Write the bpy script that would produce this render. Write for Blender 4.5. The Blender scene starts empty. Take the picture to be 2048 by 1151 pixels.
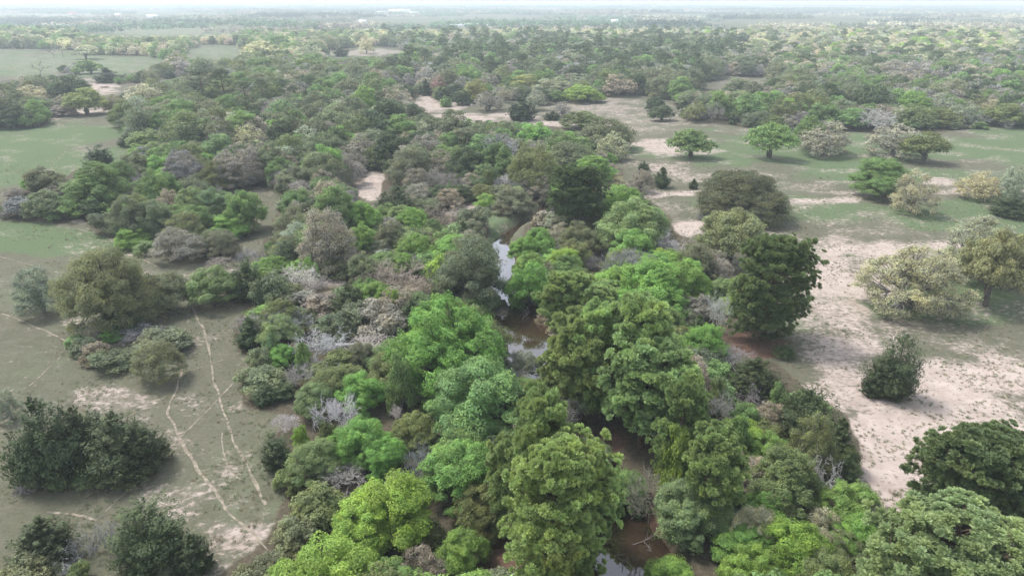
import bpy, math
import numpy as np
from math import radians, sin, cos, tan, pi

# ------------------------------------------------------------------ camera, sky, sun, exposure
SC = bpy.context.scene
COL = SC.collection
CAM_H = 50.0
PITCH = 22.78                      # degrees below the horizon
FPX = 1365.0                       # focal length in pixels of the 2048 px wide photograph
cam_d = bpy.data.cameras.new('camera')
cam_d.sensor_width = 36.0
cam_d.lens = 36.0 * FPX / 2048.0
cam_d.clip_start = 0.5
cam_d.clip_end = 60000.0
cam = bpy.data.objects.new('camera', cam_d)
COL.objects.link(cam)
cam.location = (0, 0, CAM_H)
cam.rotation_euler = (radians(90 - PITCH), 0, 0)
SC.camera = cam

SUN_EL, SUN_AZ = 58.0, -62.0        # azimuth measured from the viewing direction, negative = from the left
world = bpy.data.worlds.new("World")
SC.world = world
world.use_nodes = True
wn = world.node_tree
wn.nodes.clear()
w_out = wn.nodes.new('ShaderNodeOutputWorld')
w_bg = wn.nodes.new('ShaderNodeBackground')
w_sky = wn.nodes.new('ShaderNodeTexSky')
w_sky.sky_type = 'NISHITA'
w_sky.sun_disc = False
w_sky.sun_elevation = radians(SUN_EL)
w_sky.sun_rotation = radians(SUN_AZ)
w_sky.altitude = 0
w_sky.air_density = 1.0
w_sky.dust_density = 2.0
w_sky.ozone_density = 1.0
w_bg.inputs['Strength'].default_value = 0.15
w_hs = wn.nodes.new('ShaderNodeHueSaturation')   # an overcast sky: the blue is washed out
w_hs.inputs['Saturation'].default_value = 0.45
wn.links.new(w_sky.outputs[0], w_hs.inputs['Color'])
wn.links.new(w_hs.outputs[0], w_bg.inputs[0])
wn.links.new(w_bg.outputs[0], w_out.inputs[0])

sun_d = bpy.data.lights.new('sun', 'SUN')
sun_d.energy = 1.5
sun_d.angle = radians(12)
sun_d.color = (1.0, 0.965, 0.93)
sun = bpy.data.objects.new('sun', sun_d)
COL.objects.link(sun)
sun.rotation_euler = (radians(90 - SUN_EL), 0, radians(-SUN_AZ + 180))
sun.location = (0, 0, 200)

SC.view_settings.view_transform = 'Standard'
SC.view_settings.look = 'None'
SC.view_settings.gamma = 1.0
SC.view_settings.exposure = 1.2
cy = SC.cycles
cy.max_bounces = 6
cy.diffuse_bounces = 4
cy.glossy_bounces = 2
cy.transmission_bounces = 3
cy.transparent_max_bounces = 4
cy.volume_bounces = 3
cy.use_denoising = True
cy.caustics_reflective = False
cy.caustics_refractive = False
HAZE_DENSITY = 0.00027

TH = radians(PITCH)


def ray(px, py):
    dx, dy = (px - 1024.0) / FPX, (575.5 - py) / FPX
    return np.array([dx, dy * sin(TH) + cos(TH), dy * cos(TH) - sin(TH)])


def at(px, py, z=0.0):
    """Point of the ground plane seen at that place of the photograph."""
    d = ray(px, max(py, 6.5))
    t = (CAM_H - z) / -d[2]
    return np.array([d[0] * t, d[1] * t])


def to_px(x, y, z):
    """World -> photograph pixels (arrays)."""
    zc = y * cos(TH) - (z - CAM_H) * sin(TH)
    yc = y * sin(TH) + (z - CAM_H) * cos(TH)
    zc = np.maximum(zc, 1.0)
    return 1024 + FPX * x / zc, 575.5 - FPX * yc / zc


def in_poly(px, py, poly):
    px, py = np.asarray(px, float), np.asarray(py, float)
    c = np.zeros(px.shape, bool)
    n = len(poly)
    for i in range(n):
        x0, y0 = poly[i]
        x1, y1 = poly[(i + 1) % n]
        if y0 == y1:
            continue
        cond = ((y0 > py) != (y1 > py)) & (px < (x1 - x0) * (py - y0) / (y1 - y0) + x0)
        c ^= cond
    return c


def sn(x, y, seed, scale, octaves=3):
    """Smooth wavy noise, about -1..1."""
    r = np.random.RandomState(seed)
    v = 0
    a = 1.0
    tot = 0
    for o in range(octaves):
        for k in range(4):
            th = r.rand() * 2 * pi
            f = (2 ** o) * (0.7 + 0.6 * r.rand()) / scale * 2 * pi
            v = v + a * np.sin((x * cos(th) + y * sin(th)) * f + r.rand() * 7 + 1.3 * np.sin((y * cos(th) - x * sin(th)) * f * 0.6 + r.rand() * 7))
        tot += a * 1.6
        a *= 0.55
    return v / tot


# ------------------------------------------------------------------ layout of the ground (traced on the ground plane)
OPEN = {
    'left_pasture': [(-900, 1500), (400, 1500), (440, 1151), (500, 1110), (545, 1080), (565, 1000), (540, 930), (545, 870), (565, 835), (490, 815), (470, 770),
                     (500, 720), (470, 690), (470, 640), (500, 610), (440, 600), (430, 560), (520, 525), (470, 520), (350, 532), (290, 500), (200, 472), (160, 440), (130, 452), (0, 445), (-900, 440)],
    'upper_left': [(-900, 430), (0, 405), (30, 372), (130, 350), (170, 335), (225, 338), (250, 305), (270, 290), (240, 262), (215, 232), (110, 236), (80, 257), (0, 257), (-900, 270)],
    'corridor': [(440, 374), (548, 374), (562, 392), (545, 432), (530, 480), (512, 520), (478, 520), (485, 480), (505, 440), (500, 400), (440, 390)],
    'track_gap': [(85, 232), (95, 215), (150, 212), (215, 208), (225, 236), (110, 240)],
    'far_glade': [(145, 150), (235, 166), (190, 192), (200, 175), (260, 168), (330, 155), (390, 143), (420, 138), (420, 150), (330, 160), (240, 190), (190, 200), (170, 180)],
    'far_field': [(-900, 96), (60, 97), (150, 99), (175, 110), (290, 112), (350, 120), (240, 152), (150, 152), (60, 152), (0, 168), (-900, 175)],
    'strip_a': [(155, 60), (300, 62), (430, 53), (480, 55), (470, 64), (380, 70), (250, 72), (170, 68)],
    'strip_b': [(370, 100), (395, 88), (480, 88), (490, 108), (470, 120), (370, 118)],
    'strip_c': [(640, 104), (700, 94), (800, 94), (815, 104), (760, 114), (660, 116)],
    'strip_d': [(-900, 26), (120, 27), (180, 24), (220, 30), (60, 34), (-900, 40)],
    'right_pasture': [(825, 192), (860, 186), (880, 205), (1010, 200), (1080, 215), (1190, 195), (1290, 188), (1350, 205), (1362, 240), (1500, 256), (1610, 262), (1760, 264), (1900, 262),
                      (2048, 258), (3000, 254), (3000, 1500), (1900, 1500), (1760, 1060), (1690, 960), (1725, 900), (1700, 830), (1620, 780), (1570, 740), (1500, 700), (1475, 670),
                      (1490, 560), (1440, 515), (1370, 480), (1345, 450), (1325, 420), (1290, 390), (1240, 372), (1240, 330), (1262, 295), (1230, 262), (1130, 262), (1060, 244), (950, 240), (880, 240), (830, 212)],
    'glade_right': [(1385, 175), (1395, 162), (1460, 156), (1560, 152), (1540, 168), (1480, 182), (1400, 182)],
    'sand_gap': [(710, 350), (745, 335), (768, 345), (765, 400), (740, 412), (715, 398)],
    'creek_meadow': [(968, 480), (985, 440), (1035, 432), (1095, 395), (1118, 412), (1060, 440), (1035, 480), (1020, 520), (985, 525)],
    'sand_bank': [(850, 428), (940, 404), (975, 410), (995, 432), (985, 446), (900, 434)],
    'small_sand_a': [(612, 556), (690, 553), (708, 566), (690, 578), (640, 570)],
    'small_sand_b': [(705, 212), (745, 206), (735, 220), (700, 222)],
    'grass_gap': [(715, 252), (750, 250), (760, 258), (720, 262)],
    'pool_view': [(1000, 520), (1025, 520), (1030, 600), (1075, 610), (1085, 655), (1060, 690), (1000, 685), (985, 625), (1000, 580)],
    'creek_view': [(1245, 1060), (1300, 1050), (1330, 1200), (1225, 1200)],
}
OPEN_P = {k: np.array(v, float) for k, v in OPEN.items()}


def is_open(px, py):
    r = np.zeros(np.shape(px), bool)
    for k, p in OPEN_P.items():
        r |= in_poly(px, py, p)
    return r


CREEK_PX = [(1420, 1700), (1290, 1300), (1275, 1180), (1262, 1100), (1235, 1000), (1190, 900), (1120, 800), (1050, 730), (1035, 665), (1042, 632), (1022, 598), (1006, 560), (1010, 520),
            (1000, 480), (1015, 455), (1060, 432), (1100, 410), (1112, 385), (1100, 354), (1095, 335), (1120, 300), (1110, 262)]
CREEK = np.array([at(*p) for p in CREEK_PX])
CREEK_W = np.array([5, 5, 5.0, 3.6, 2.0, 1.6, 2.2, 4.6, 6.8, 7.2, 3.5, 2.5, 1.9, 1.4, .8, .8, 1.9, 1.4, 2.2, 1.3, 1.0, 1.0])
_cs, _cw = [], []
for i in range(len(CREEK) - 1):
    for t in np.linspace(0, 1, 14, endpoint=False):
        _cs.append(CREEK[i] * (1 - t) + CREEK[i + 1] * t)
        _cw.append(CREEK_W[i] * (1 - t) + CREEK_W[i + 1] * t)
CS, CW = np.array(_cs), np.array(_cw)
k_ = np.hanning(13); k_ /= k_.sum()
CS = np.stack([np.convolve(np.pad(CS[:, j], 6, 'edge'), k_, 'valid') for j in (0, 1)], 1)
WATER_Z = -1.3
ISLET = at(1003, 617, WATER_Z)


def height(x, y):
    x, y = np.asarray(x, float), np.asarray(y, float)
    sh = x.shape
    x, y = x.ravel(), y.ravel()
    d = np.hypot(x, y)
    h = 0.45 * sn(x, y, 5, 90, 2) * np.clip(d / 150, 0.3, 1)
    h += 5.0 * sn(x, y, 6, 1500, 2) * np.clip((d - 700) / 1500, 0, 1)
    near = np.where((np.abs(x) < 90) & (y < 400) & (y > -80))[0]
    for s in range(0, len(near), 20000):
        ii = near[s:s + 20000]
        dd = np.hypot(x[ii, None] - CS[None, :, 0], y[ii, None] - CS[None, :, 1])
        j = dd.argmin(1)
        e = dd[np.arange(len(ii)), j] + 0.35 * sn(x[ii], y[ii], 8, 6, 2)
        w = CW[j]
        t = np.clip((e - w * 0.8) / (w * 0.2 + 2.2), 0, 1)
        t = t * t * (3 - 2 * t)
        h[ii] = (h[ii] * t) + (1 - t) * (-2.1)
        isl = np.hypot((x[ii] - ISLET[0]) / 1.7, (y[ii] - ISLET[1]) / 4.6)
        h[ii] = np.maximum(h[ii], WATER_Z + 0.28 - 0.5 * np.clip(isl + 0.1 * sn(x[ii], y[ii], 9, 3, 1), 0, 5) ** 4)
    return h.reshape(sh)


# ------------------------------------------------------------------ helpers
def mesh_from(name, V, faces, mats, tone=None, mat_idx=None, smooth=False):
    """V (n,3), faces (m,3) or (m,4) or list of such arrays."""
    me = bpy.data.meshes.new(name)
    if not isinstance(faces, (list, tuple)):
        faces = [faces]
    faces = [f for f in faces if len(f)]
    loops = np.concatenate([f.ravel() for f in faces]).astype(np.int32)
    tot = np.concatenate([np.full(len(f), f.shape[1]) for f in faces]).astype(np.int32)
    st = np.concatenate([[0], np.cumsum(tot)[:-1]]).astype(np.int32)
    me.vertices.add(len(V))
    me.vertices.foreach_set('co', np.ascontiguousarray(V, np.float32).ravel())
    me.loops.add(len(loops))
    me.loops.foreach_set('vertex_index', loops)
    me.polygons.add(len(tot))
    me.polygons.foreach_set('loop_start', st)
    me.polygons.foreach_set('loop_total', tot)
    if mat_idx is not None:
        me.polygons.foreach_set('material_index', mat_idx.astype(np.int32))
    if smooth:
        me.polygons.foreach_set('use_smooth', np.ones(len(tot), bool))
    for m in mats:
        me.materials.append(m)
    me.update(calc_edges=True)
    if tone is not None:
        a = me.attributes.new('tone', 'FLOAT', 'FACE')
        a.data.foreach_set('value', tone.astype(np.float32))
    return me


def link(name, me, parent=None, loc=None, kind=None, label=None, cat=None, group=None):
    o = bpy.data.objects.new(name, me)
    COL.objects.link(o)
    if parent is not None:
        o.parent = parent
    if loc is not None:
        o.location = loc
    for k, v in (('kind', kind), ('label', label), ('category', cat), ('group', group)):
        if v:
            o[k] = v
    return o


def mat_new(name):
    m = bpy.data.materials.new(name)
    m.use_nodes = True
    nt = m.node_tree
    nt.nodes.clear()
    return m, nt, nt.nodes, nt.links


def leaf_material(name, instanced=False, rough=0.6, transl=0.38):
    m, nt, N, L = mat_new(name)
    out = N.new('ShaderNodeOutputMaterial')
    if instanced:
        src = N.new('ShaderNodeAttribute'); src.attribute_type = 'INSTANCER'; src.attribute_name = 'tint'
        colout = src.outputs['Color']
    else:
        src = N.new('ShaderNodeObjectInfo')
        colout = src.outputs['Color']
    tone = N.new('ShaderNodeAttribute'); tone.attribute_type = 'GEOMETRY'; tone.attribute_name = 'tone'
    sc = N.new('ShaderNodeVectorMath'); sc.operation = 'SCALE'
    L.new(colout, sc.inputs[0]); L.new(tone.outputs['Fac'], sc.inputs['Scale'])
    # pale young leaves among the old ones
    tc = N.new('ShaderNodeTexCoord')
    nz = N.new('ShaderNodeTexNoise'); nz.inputs['Scale'].default_value = 0.45; nz.inputs['Detail'].default_value = 3
    L.new(tc.outputs['Object'], nz.inputs['Vector'])
    mr = N.new('ShaderNodeMapRange'); mr.inputs[1].default_value = .4; mr.inputs[2].default_value = .7; mr.inputs[3].default_value = 0.0; mr.inputs[4].default_value = 0.55
    L.new(nz.outputs['Fac'], mr.inputs[0])
    mx = N.new('ShaderNodeMix'); mx.data_type = 'RGBA'; mx.blend_type = 'MULTIPLY'
    L.new(mr.outputs[0], mx.inputs['Factor']); L.new(sc.outputs[0], mx.inputs['A'])
    mx.inputs['B'].default_value = (1.4, 1.2, 0.85, 1)
    mx.clamp_result = False
    pb = N.new('ShaderNodeBsdfPrincipled')
    pb.inputs['Roughness'].default_value = rough
    pb.inputs['Specular IOR Level'].default_value = 0.25
    L.new(mx.outputs['Result'], pb.inputs['Base Color'])
    tr = N.new('ShaderNodeBsdfTranslucent')
    L.new(mx.outputs['Result'], tr.inputs['Color'])
    ms = N.new('ShaderNodeMixShader'); ms.inputs[0].default_value = transl
    L.new(pb.outputs[0], ms.inputs[1]); L.new(tr.outputs[0], ms.inputs[2])
    L.new(ms.outputs[0], out.inputs['Surface'])
    return m


def bark_material(name, c0, c1, tinted=False, instanced=False):
    m, nt, N, L = mat_new(name)
    out = N.new('ShaderNodeOutputMaterial')
    pb = N.new('ShaderNodeBsdfPrincipled'); pb.inputs['Roughness'].default_value = 0.9
    pb.inputs['Specular IOR Level'].default_value = 0.1
    tc = N.new('ShaderNodeTexCoord')
    mp = N.new('ShaderNodeMapping'); mp.inputs['Scale'].default_value = (6, 6, 1.2)
    nz = N.new('ShaderNodeTexNoise'); nz.inputs['Scale'].default_value = 1.5; nz.inputs['Detail'].default_value = 5
    L.new(tc.outputs['Object'], mp.inputs[0]); L.new(mp.outputs[0], nz.inputs['Vector'])
    cr = N.new('ShaderNodeValToRGB')
    cr.color_ramp.elements[0].position = .35; cr.color_ramp.elements[0].color = (*c0, 1)
    cr.color_ramp.elements[1].position = .7; cr.color_ramp.elements[1].color = (*c1, 1)
    L.new(nz.outputs['Fac'], cr.inputs[0])
    last = cr.outputs[0]
    if tinted:
        src = N.new('ShaderNodeObjectInfo')
        o = src.outputs['Color']
        if instanced:
            src = N.new('ShaderNodeAttribute'); src.attribute_type = 'INSTANCER'; src.attribute_name = 'tint'
            o = src.outputs['Color']
        mx = N.new('ShaderNodeMix'); mx.data_type = 'RGBA'; mx.blend_type = 'MULTIPLY'; mx.inputs['Factor'].default_value = 1
        L.new(last, mx.inputs['A']); L.new(o, mx.inputs['B'])
        last = mx.outputs['Result']
    L.new(last, pb.inputs['Base Color'])
    L.new(pb.outputs[0], out.inputs['Surface'])
    return m


LEAF = leaf_material('foliage')
LEAF_I = leaf_material('woodland_foliage', instanced=True)
NEEDLE = leaf_material('needles', rough=0.5, transl=0.35)
BARK = bark_material('bark', (.07, .06, .052), (.2, .18, .155))
PINEBARK = bark_material('pine_bark', (.07, .045, .035), (.19, .125, .095))
LIMB = bark_material('grey_limb_bark', (.15, .138, .125), (.33, .315, .295))
BARE = bark_material('bare_wood', (.65, .62, .6), (1.1, 1.08, 1.05), tinted=True)
BARE_I = bark_material('woodland_bare_wood', (.65, .62, .6), (1.1, 1.08, 1.05), tinted=True, instanced=True)


# ------------------------------------------------------------------ tree shapes
def nrm(v):
    return v / np.maximum(np.linalg.norm(v, axis=-1, keepdims=True), 1e-9)


def sph(rng, n):
    return nrm(rng.normal(size=(n, 3)))


def tubes(P0, P1, R0, R1, sides):
    n = len(P0)
    d = nrm(P1 - P0)
    a = np.where(np.abs(d[:, 2:3]) > .9, np.array([[1., 0, 0]]), np.array([[0, 0, 1.]]))
    u = nrm(np.cross(d, a)); v = np.cross(d, u)
    k = np.arange(sides) * 2 * pi / sides
    ring = u[:, None, :] * np.cos(k)[None, :, None] + v[:, None, :] * np.sin(k)[None, :, None]
    A = P0[:, None, :] + ring * R0[:, None, None]
    B = P1[:, None, :] + ring * R1[:, None, None]
    V = np.concatenate([A, B], 1).reshape(-1, 3)
    base = (np.arange(n) * 2 * sides)[:, None]
    i = np.arange(sides)
    j = (i + 1) % sides
    F = np.stack([base + i, base + j, base + sides + j, base + sides + i], -1).reshape(-1, 4)
    return V, F


def curved(P0, P1, R0, R1, rng, seg=3, wob=0.12, sag=0.0):
    """Split each limb in wavy pieces."""
    L = np.linalg.norm(P1 - P0, axis=1)[:, None]
    pts, rs = [P0], [R0]
    for s in range(1, seg):
        t = s / seg
        p = P0 * (1 - t) + P1 * t + rng.normal(size=P0.shape) * L * wob * 0.5
        p[:, 2] += sag * L[:, 0] * 4 * t * (1 - t)
        pts.append(p); rs.append(R0 * (1 - t) + R1 * t)
    pts.append(P1); rs.append(R1)
    A = np.concatenate(pts[:-1]); B = np.concatenate(pts[1:])
    return A, B, np.concatenate(rs[:-1]), np.concatenate(rs[1:])


class Geo:
    def __init__(self):
        self.V = []; self.F3 = []; self.F4 = []; self.t3 = []; self.t4 = []; self.m3 = []; self.m4 = []; self.n = 0

    def add(self, V, F, tone, mi=0):
        F = F + self.n
        self.V.append(V); self.n += len(V)
        tone = np.broadcast_to(np.asarray(tone, float), (len(F),))
        if F.shape[1] == 3:
            self.F3.append(F); self.t3.append(tone); self.m3.append(np.full(len(F), mi))
        else:
            self.F4.append(F); self.t4.append(tone); self.m4.append(np.full(len(F), mi))

    def tube(self, A, B, ra, rb, sides, mi=0, tone=1.0):
        V, F = tubes(A, B, ra, rb, sides)
        self.add(V, F, tone, mi)

    def mesh(self, name, mats, smooth=False):
        f3 = np.concatenate(self.F3) if self.F3 else np.zeros((0, 3), int)
        f4 = np.concatenate(self.F4) if self.F4 else np.zeros((0, 4), int)
        tone = np.concatenate([*self.t3, *self.t4])
        mi = np.concatenate([*self.m3, *self.m4])
        return mesh_from(name, np.concatenate(self.V), [f3, f4], mats, tone, mi, smooth)


def leaves(g, C, Nn, size, tone, rng, quad=True, aspect=1.5, mi=0, T=None):
    """Leaf sprays: bent diamonds (two triangles) or triangles."""
    n = len(C)
    if T is None:
        T = sph(rng, n)
    T = nrm(T - Nn * (T * Nn).sum(1, keepdims=True))
    B = np.cross(Nn, T)
    s = size[:, None]
    if quad:
        a = C - T * s * aspect * .5
        b = C + B * s * .5 + Nn * s * .12
        c = C + T * s * aspect * .5 - Nn * s * .15
        d = C - B * s * .5 + Nn * s * .12
        V = np.stack([a, b, c, d], 1).reshape(-1, 3)
        k = (np.arange(n) * 4)[:, None]
        F = np.concatenate([k + [[0, 1, 3]], k + [[1, 2, 3]]], 0)
        tone = np.concatenate([tone, tone])
    else:
        a = C - T * s * aspect * .5 - B * s * .5
        b = C - T * s * aspect * .5 + B * s * .5
        c = C + T * s * aspect * .5
        V = np.stack([a, b, c], 1).reshape(-1, 3)
        k = (np.arange(n) * 3)[:, None]
        F = k + [[0, 1, 2]]
    g.add(V, F, tone, mi)


LODN = {'H': 1.0, 'N': 1.0, 'M': 0.2, 'F': 0.03}


def clump_tree(rng, lod, w=10., h=9., bottom=0.15, nc=46, dens=1.0, leaf=.24, fork=.3, irregular=.28, clump=.17, twigs=6, flat=.8, limb_r=.16, dome=False, hole=.0, trunks=1, droop=0.0):
    """Broad crown of leaf clumps over forked limbs. returns bark Geo, leaf Geo."""
    q = LODN[lod]
    if lod == 'H':
        lod = 'N'
        w, h, nc, clump = w * 1.55, h * 1.55, int(nc * 2.0), clump * .72
        dens *= 1.15
    gb, gl = Geo(), Geo()
    hc = h * (1 - bottom)
    cz = h * bottom + hc * (.38 if dome else .48)
    # several rounded sub-crowns at unlike heights make the outline uneven
    nl = int(round(7 + 5 * rng.rand()))
    lobes = []
    for li in range(nl):
        a = li * 2.4 + rng.rand() * .8
        if li == 0:
            lobes.append((rng.normal() * .05 * w, rng.normal() * .05 * w, h * (1 - .27), w * .3, h * .26))
            continue
        lr_ = w * rng.uniform(.19, .30)
        rad_ = (w / 2 - lr_ * .95) * rng.uniform(.72, 1.05 + irregular * .3)
        rel = rad_ / (w / 2)
        topz = h * (1.0 - (.42 if dome else .5) * rel ** 1.6 - rng.uniform(0, .5) * irregular)
        lz = lr_ * rng.uniform(.75, 1.05) * (hc / w) * (1.35 if dome else 1.5)
        low = rng.rand() < (.25 if dome else .5)
        zc_ = topz - lz - (hc * rng.uniform(.12, .35) if low else 0)
        lobes.append((cos(a) * rad_, sin(a) * rad_, max(zc_, h * bottom + lz * .8), lr_, lz))
    LB = np.array(lobes)
    n_try = nc * 20
    wl_ = LB[:, 3] ** 2; wl_ /= wl_.sum()
    li = rng.choice(nl, n_try, p=wl_)
    D = sph(rng, n_try)
    ok_ = D[:, 2] > -.55
    li, D = li[ok_], D[ok_]
    P = LB[li, :3] + D * LB[li][:, [3, 3, 4]] * rng.uniform(.78, 1.0, len(D))[:, None]
    q_ = ((P[:, None, :] - LB[None, :, :3]) / LB[None, :, [3, 3, 4]])
    inside = ((q_ ** 2).sum(2) < .5).any(1)
    P = P[~inside]
    P = P[P[:, 2] > h * bottom]
    P[:, 2] -= droop * (np.hypot(P[:, 0], P[:, 1]) / (w / 2)) ** 3 * h * .18
    # spread the clumps: keep those not too near to kept ones
    keep = []
    md = clump * w * .62
    for i in range(len(P)):
        if len(keep) >= nc:
            break
        if all(((P[i] - P[j]) ** 2).sum() > md * md for j in keep):
            keep.append(i)
    C = P[keep]
    if hole:
        C = C[rng.rand(len(C)) > hole]
    inner = C[rng.rand(len(C)) < .5] * np.array([.5, .5, 1]) * 1.0
    inner[:, 2] = cz + (inner[:, 2] - cz) * .5
    nout = len(C)
    CC = np.concatenate([C, inner])
    rc = clump * w * rng.uniform(.6, 1.15, len(CC))
    ctone = rng.uniform(.78, 1.22, len(CC))
    m = int(420 * dens * q) if lod != 'F' else int(18 * dens ** .5)
    m = max(m, 5)
    idx = np.repeat(np.arange(len(CC)), m)
    inn = idx >= nout
    drop = inn & (rng.rand(len(idx)) > .45)
    idx = idx[~drop]
    n = len(idx)
    d = sph(rng, n)
    d[:, 2] = np.where(rng.rand(n) < .72, np.abs(d[:, 2]), d[:, 2])
    d = nrm(d)
    K2 = sph(rng, 4) * 6
    lob = 1 + .22 * np.sin((d * 1.0) @ K2.T + idx[:, None] * 1.7).sum(1) / 1.5
    r = rc[idx] * lob * (1 - .45 * rng.rand(n) ** 2.2)
    pos = CC[idx] + d * r[:, None] * np.array([1, 1, flat])
    outw = nrm(CC[idx] - np.array([0, 0, cz - .2 * h]))
    nn = nrm(d * .8 + outw * .12 + np.array([0, 0, .3]) + rng.normal(size=(n, 3)) * .5)
    ls = {'N': 1.0, 'M': 2.0, 'F': 4.1}[lod] * leaf
    size = ls * rng.uniform(.7, 1.3, n)
    tone = ctone[idx] * rng.uniform(.72, 1.28, n)
    leaves(gl, pos, nn, size, tone, rng, quad=(lod == 'N'), aspect=1.5)
    # limbs
    fz = h * fork
    k = max(3, int(nout / 8))
    seeds = C[rng.choice(nout, min(k, nout), replace=False)]
    grp = ((C[:, None] - seeds[None]) ** 2).sum(2).argmin(1)
    lr = limb_r * w / 10
    base = []
    for ti in range(trunks):
        a = ti * 2 * pi / trunks + rng.rand()
        off = 0 if trunks == 1 else w * .05
        base.append(np.array([cos(a) * off, sin(a) * off, -.4]))
    A, B, ra, rb = [], [], [], []
    for gi in range(len(seeds)):
        mem = np.where(grp == gi)[0]
        if not len(mem):
            continue
        b0 = base[gi % trunks]
        top = np.array([b0[0] * 1.3 + rng.normal() * .02 * w, b0[1] * 1.3 + rng.normal() * .02 * w, fz * rng.uniform(.7, 1.2)])
        node = C[mem].mean(0) * np.array([.5, .5, 1]); node[2] = fz + (C[mem, 2].mean() - fz) * .5
        A.append(b0); B.append(top); ra.append(lr * 1.7 if trunks == 1 else lr); rb.append(lr * 1.15)
        A.append(top); B.append(node); ra.append(lr); rb.append(lr * .6)
        for c in mem:
            A.append(node); B.append(C[c]); ra.append(lr * .5); rb.append(lr * .16)
    A, B, ra, rb = map(np.array, (A, B, ra, rb))
    if lod == 'F':
        sel = ra > lr * .9
        gb.tube(A[sel], B[sel], ra[sel], rb[sel], 3)
        return gb, gl
    gb.tube(*curved(A, B, ra, rb, rng, 3 if lod == 'N' else 2, .14), 6 if lod == 'N' else 3)
    nt = twigs if lod == 'N' else max(1, twigs // 3)
    if nt:
        ti = np.repeat(np.arange(nout), nt)
        td = sph(rng, len(ti)); td[:, 2] = np.abs(td[:, 2]) * .9
        T1 = C[ti] + td * rc[ti][:, None] * .98
        tr_ = lr * .16 * (1 if lod == 'N' else 1.7)
        gb.tube(*curved(C[ti], T1, np.full(len(ti), tr_), np.full(len(ti), tr_ * .35), rng, 2, .2), 3)
    return gb, gl


def pine(rng, lod, w=8., h=16., low=.25, tuft=.52, n_br=74, open_=False):
    if lod == 'H':
        lod = 'N'
        w, h, n_br = w * 1.45, h * 1.3, int(n_br * 1.75)
    gb, gl = Geo(), Geo()
    lean = rng.normal(size=2) * .02 * h
    zt = np.linspace(-.5, h * .97, 7)
    tp = np.stack([lean[0] * (zt / h) ** 2, lean[1] * (zt / h) ** 2, zt], 1)
    tr = np.interp(zt, [0, h], [.032 * h * .75, .05])
    gb.tube(tp[:-1], tp[1:], tr[:-1], tr[1:], 8 if lod == 'N' else 3)
    nb = {'N': n_br, 'M': int(n_br * .6), 'F': int(n_br * .32)}[lod]
    t = np.sort(rng.rand(nb)) ** .9
    z = h * (low + (1 - low) * t * .96)
    az = np.arange(nb) * 2.4 + rng.rand(nb) * .9
    prof = np.interp(t, [0, .2, .5, .75, .92, 1.0], [.68, .95, 1.0, .8, .5, .14]) * w / 2 * rng.uniform(.72, 1.15, nb) * (1 + .2 * np.sin(az * 2 + 1 + rng.rand() * 6))
    rise = np.interp(t, [0, .5, 1], [.05, .28, .9])
    P0 = np.stack([np.interp(z, zt, tp[:, 0]), np.interp(z, zt, tp[:, 1]), z - .25], 1)
    dirv = np.stack([np.cos(az), np.sin(az), rise], 1)
    P1 = P0 + dirv * prof[:, None]
    br = np.full(nb, .055 * h / 16)
    if lod != 'F':
        gb.tube(*curved(P0, P1, br, br * .3, rng, 3, .1, -.04), 4 if lod == 'N' else 3)
    # side shoots, tufts of needles on them
    per = {'N': 17, 'M': 9, 'F': 7}[lod]
    bi = np.repeat(np.arange(nb), per)
    s = rng.uniform(.28, 1.03, len(bi)) ** .8
    side = rng.normal(size=len(bi)) * .26 * prof[bi] * (1.15 - .5 * s)
    perp = np.stack([-np.sin(az[bi]), np.cos(az[bi]), np.zeros(len(bi))], 1)
    Tc = P0[bi] + (P1 - P0)[bi] * s[:, None] + perp * side[:, None]
    Tc[:, 2] += rng.uniform(-.05, .45, len(bi)) * h / 16 + .15
    # a few fill the top
    nt = len(Tc)
    btone = rng.uniform(.85, 1.15, nb)
    ttone = btone[bi] * rng.uniform(.88, 1.12, nt)
    if lod == 'N':
        own = P0[bi] + (P1 - P0)[bi] * np.clip(s - .12, 0, 1)[:, None]
        gb.tube(own, Tc, np.full(nt, .022), np.full(nt, .014), 3)
        # cluster: a domed whisk of needles
        m = 76
        ii = np.repeat(np.arange(nt), m)
        outw = nrm(np.stack([np.cos(az[bi]), np.sin(az[bi]), np.full(nt, .9)], 1))
        d = sph(rng, len(ii))
        dot = (d * outw[ii]).sum(1)
        d = np.where((dot < -.15)[:, None], -d, d)
        d = nrm(d + outw[ii] * .15)
        tf = tuft * rng.uniform(.75, 1.2, nt)
        L = tf[ii] * rng.uniform(.85, 1.1, len(ii))
        a = Tc[ii] + d * L[:, None] * .12
        b = Tc[ii] + d * L[:, None]
        u = nrm(np.cross(d, sph(rng, len(ii))))
        wd = (.052 * rng.uniform(.7, 1.3, len(ii)))[:, None]
        V = np.stack([a - u * wd * .45, a + u * wd * .45, b + u * wd, b - u * wd], 1).reshape(-1, 3)
        k = (np.arange(len(ii)) * 4)[:, None]
        gl.add(V, k + [[0, 1, 2, 3]], ttone[ii] * rng.uniform(.75, 1.25, len(ii)))
    else:
        m = 15 if lod == 'M' else 3
        ii = np.repeat(np.arange(nt), m)
        d = sph(rng, len(ii)); d[:, 2] = np.abs(d[:, 2])
        sz = tuft * (.42 if lod == 'M' else 1.9)
        pos = Tc[ii] + d * tuft * (.8 if lod == 'M' else .8)
        nn = nrm(d + rng.normal(size=d.shape) * .5 + [0, 0, .2])
        leaves(gl, pos, nn, sz * rng.uniform(.7, 1.3, len(ii)), ttone[ii] * rng.uniform(.72, 1.28, len(ii)), rng, quad=False, aspect=1.3)
    return gb, gl


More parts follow.
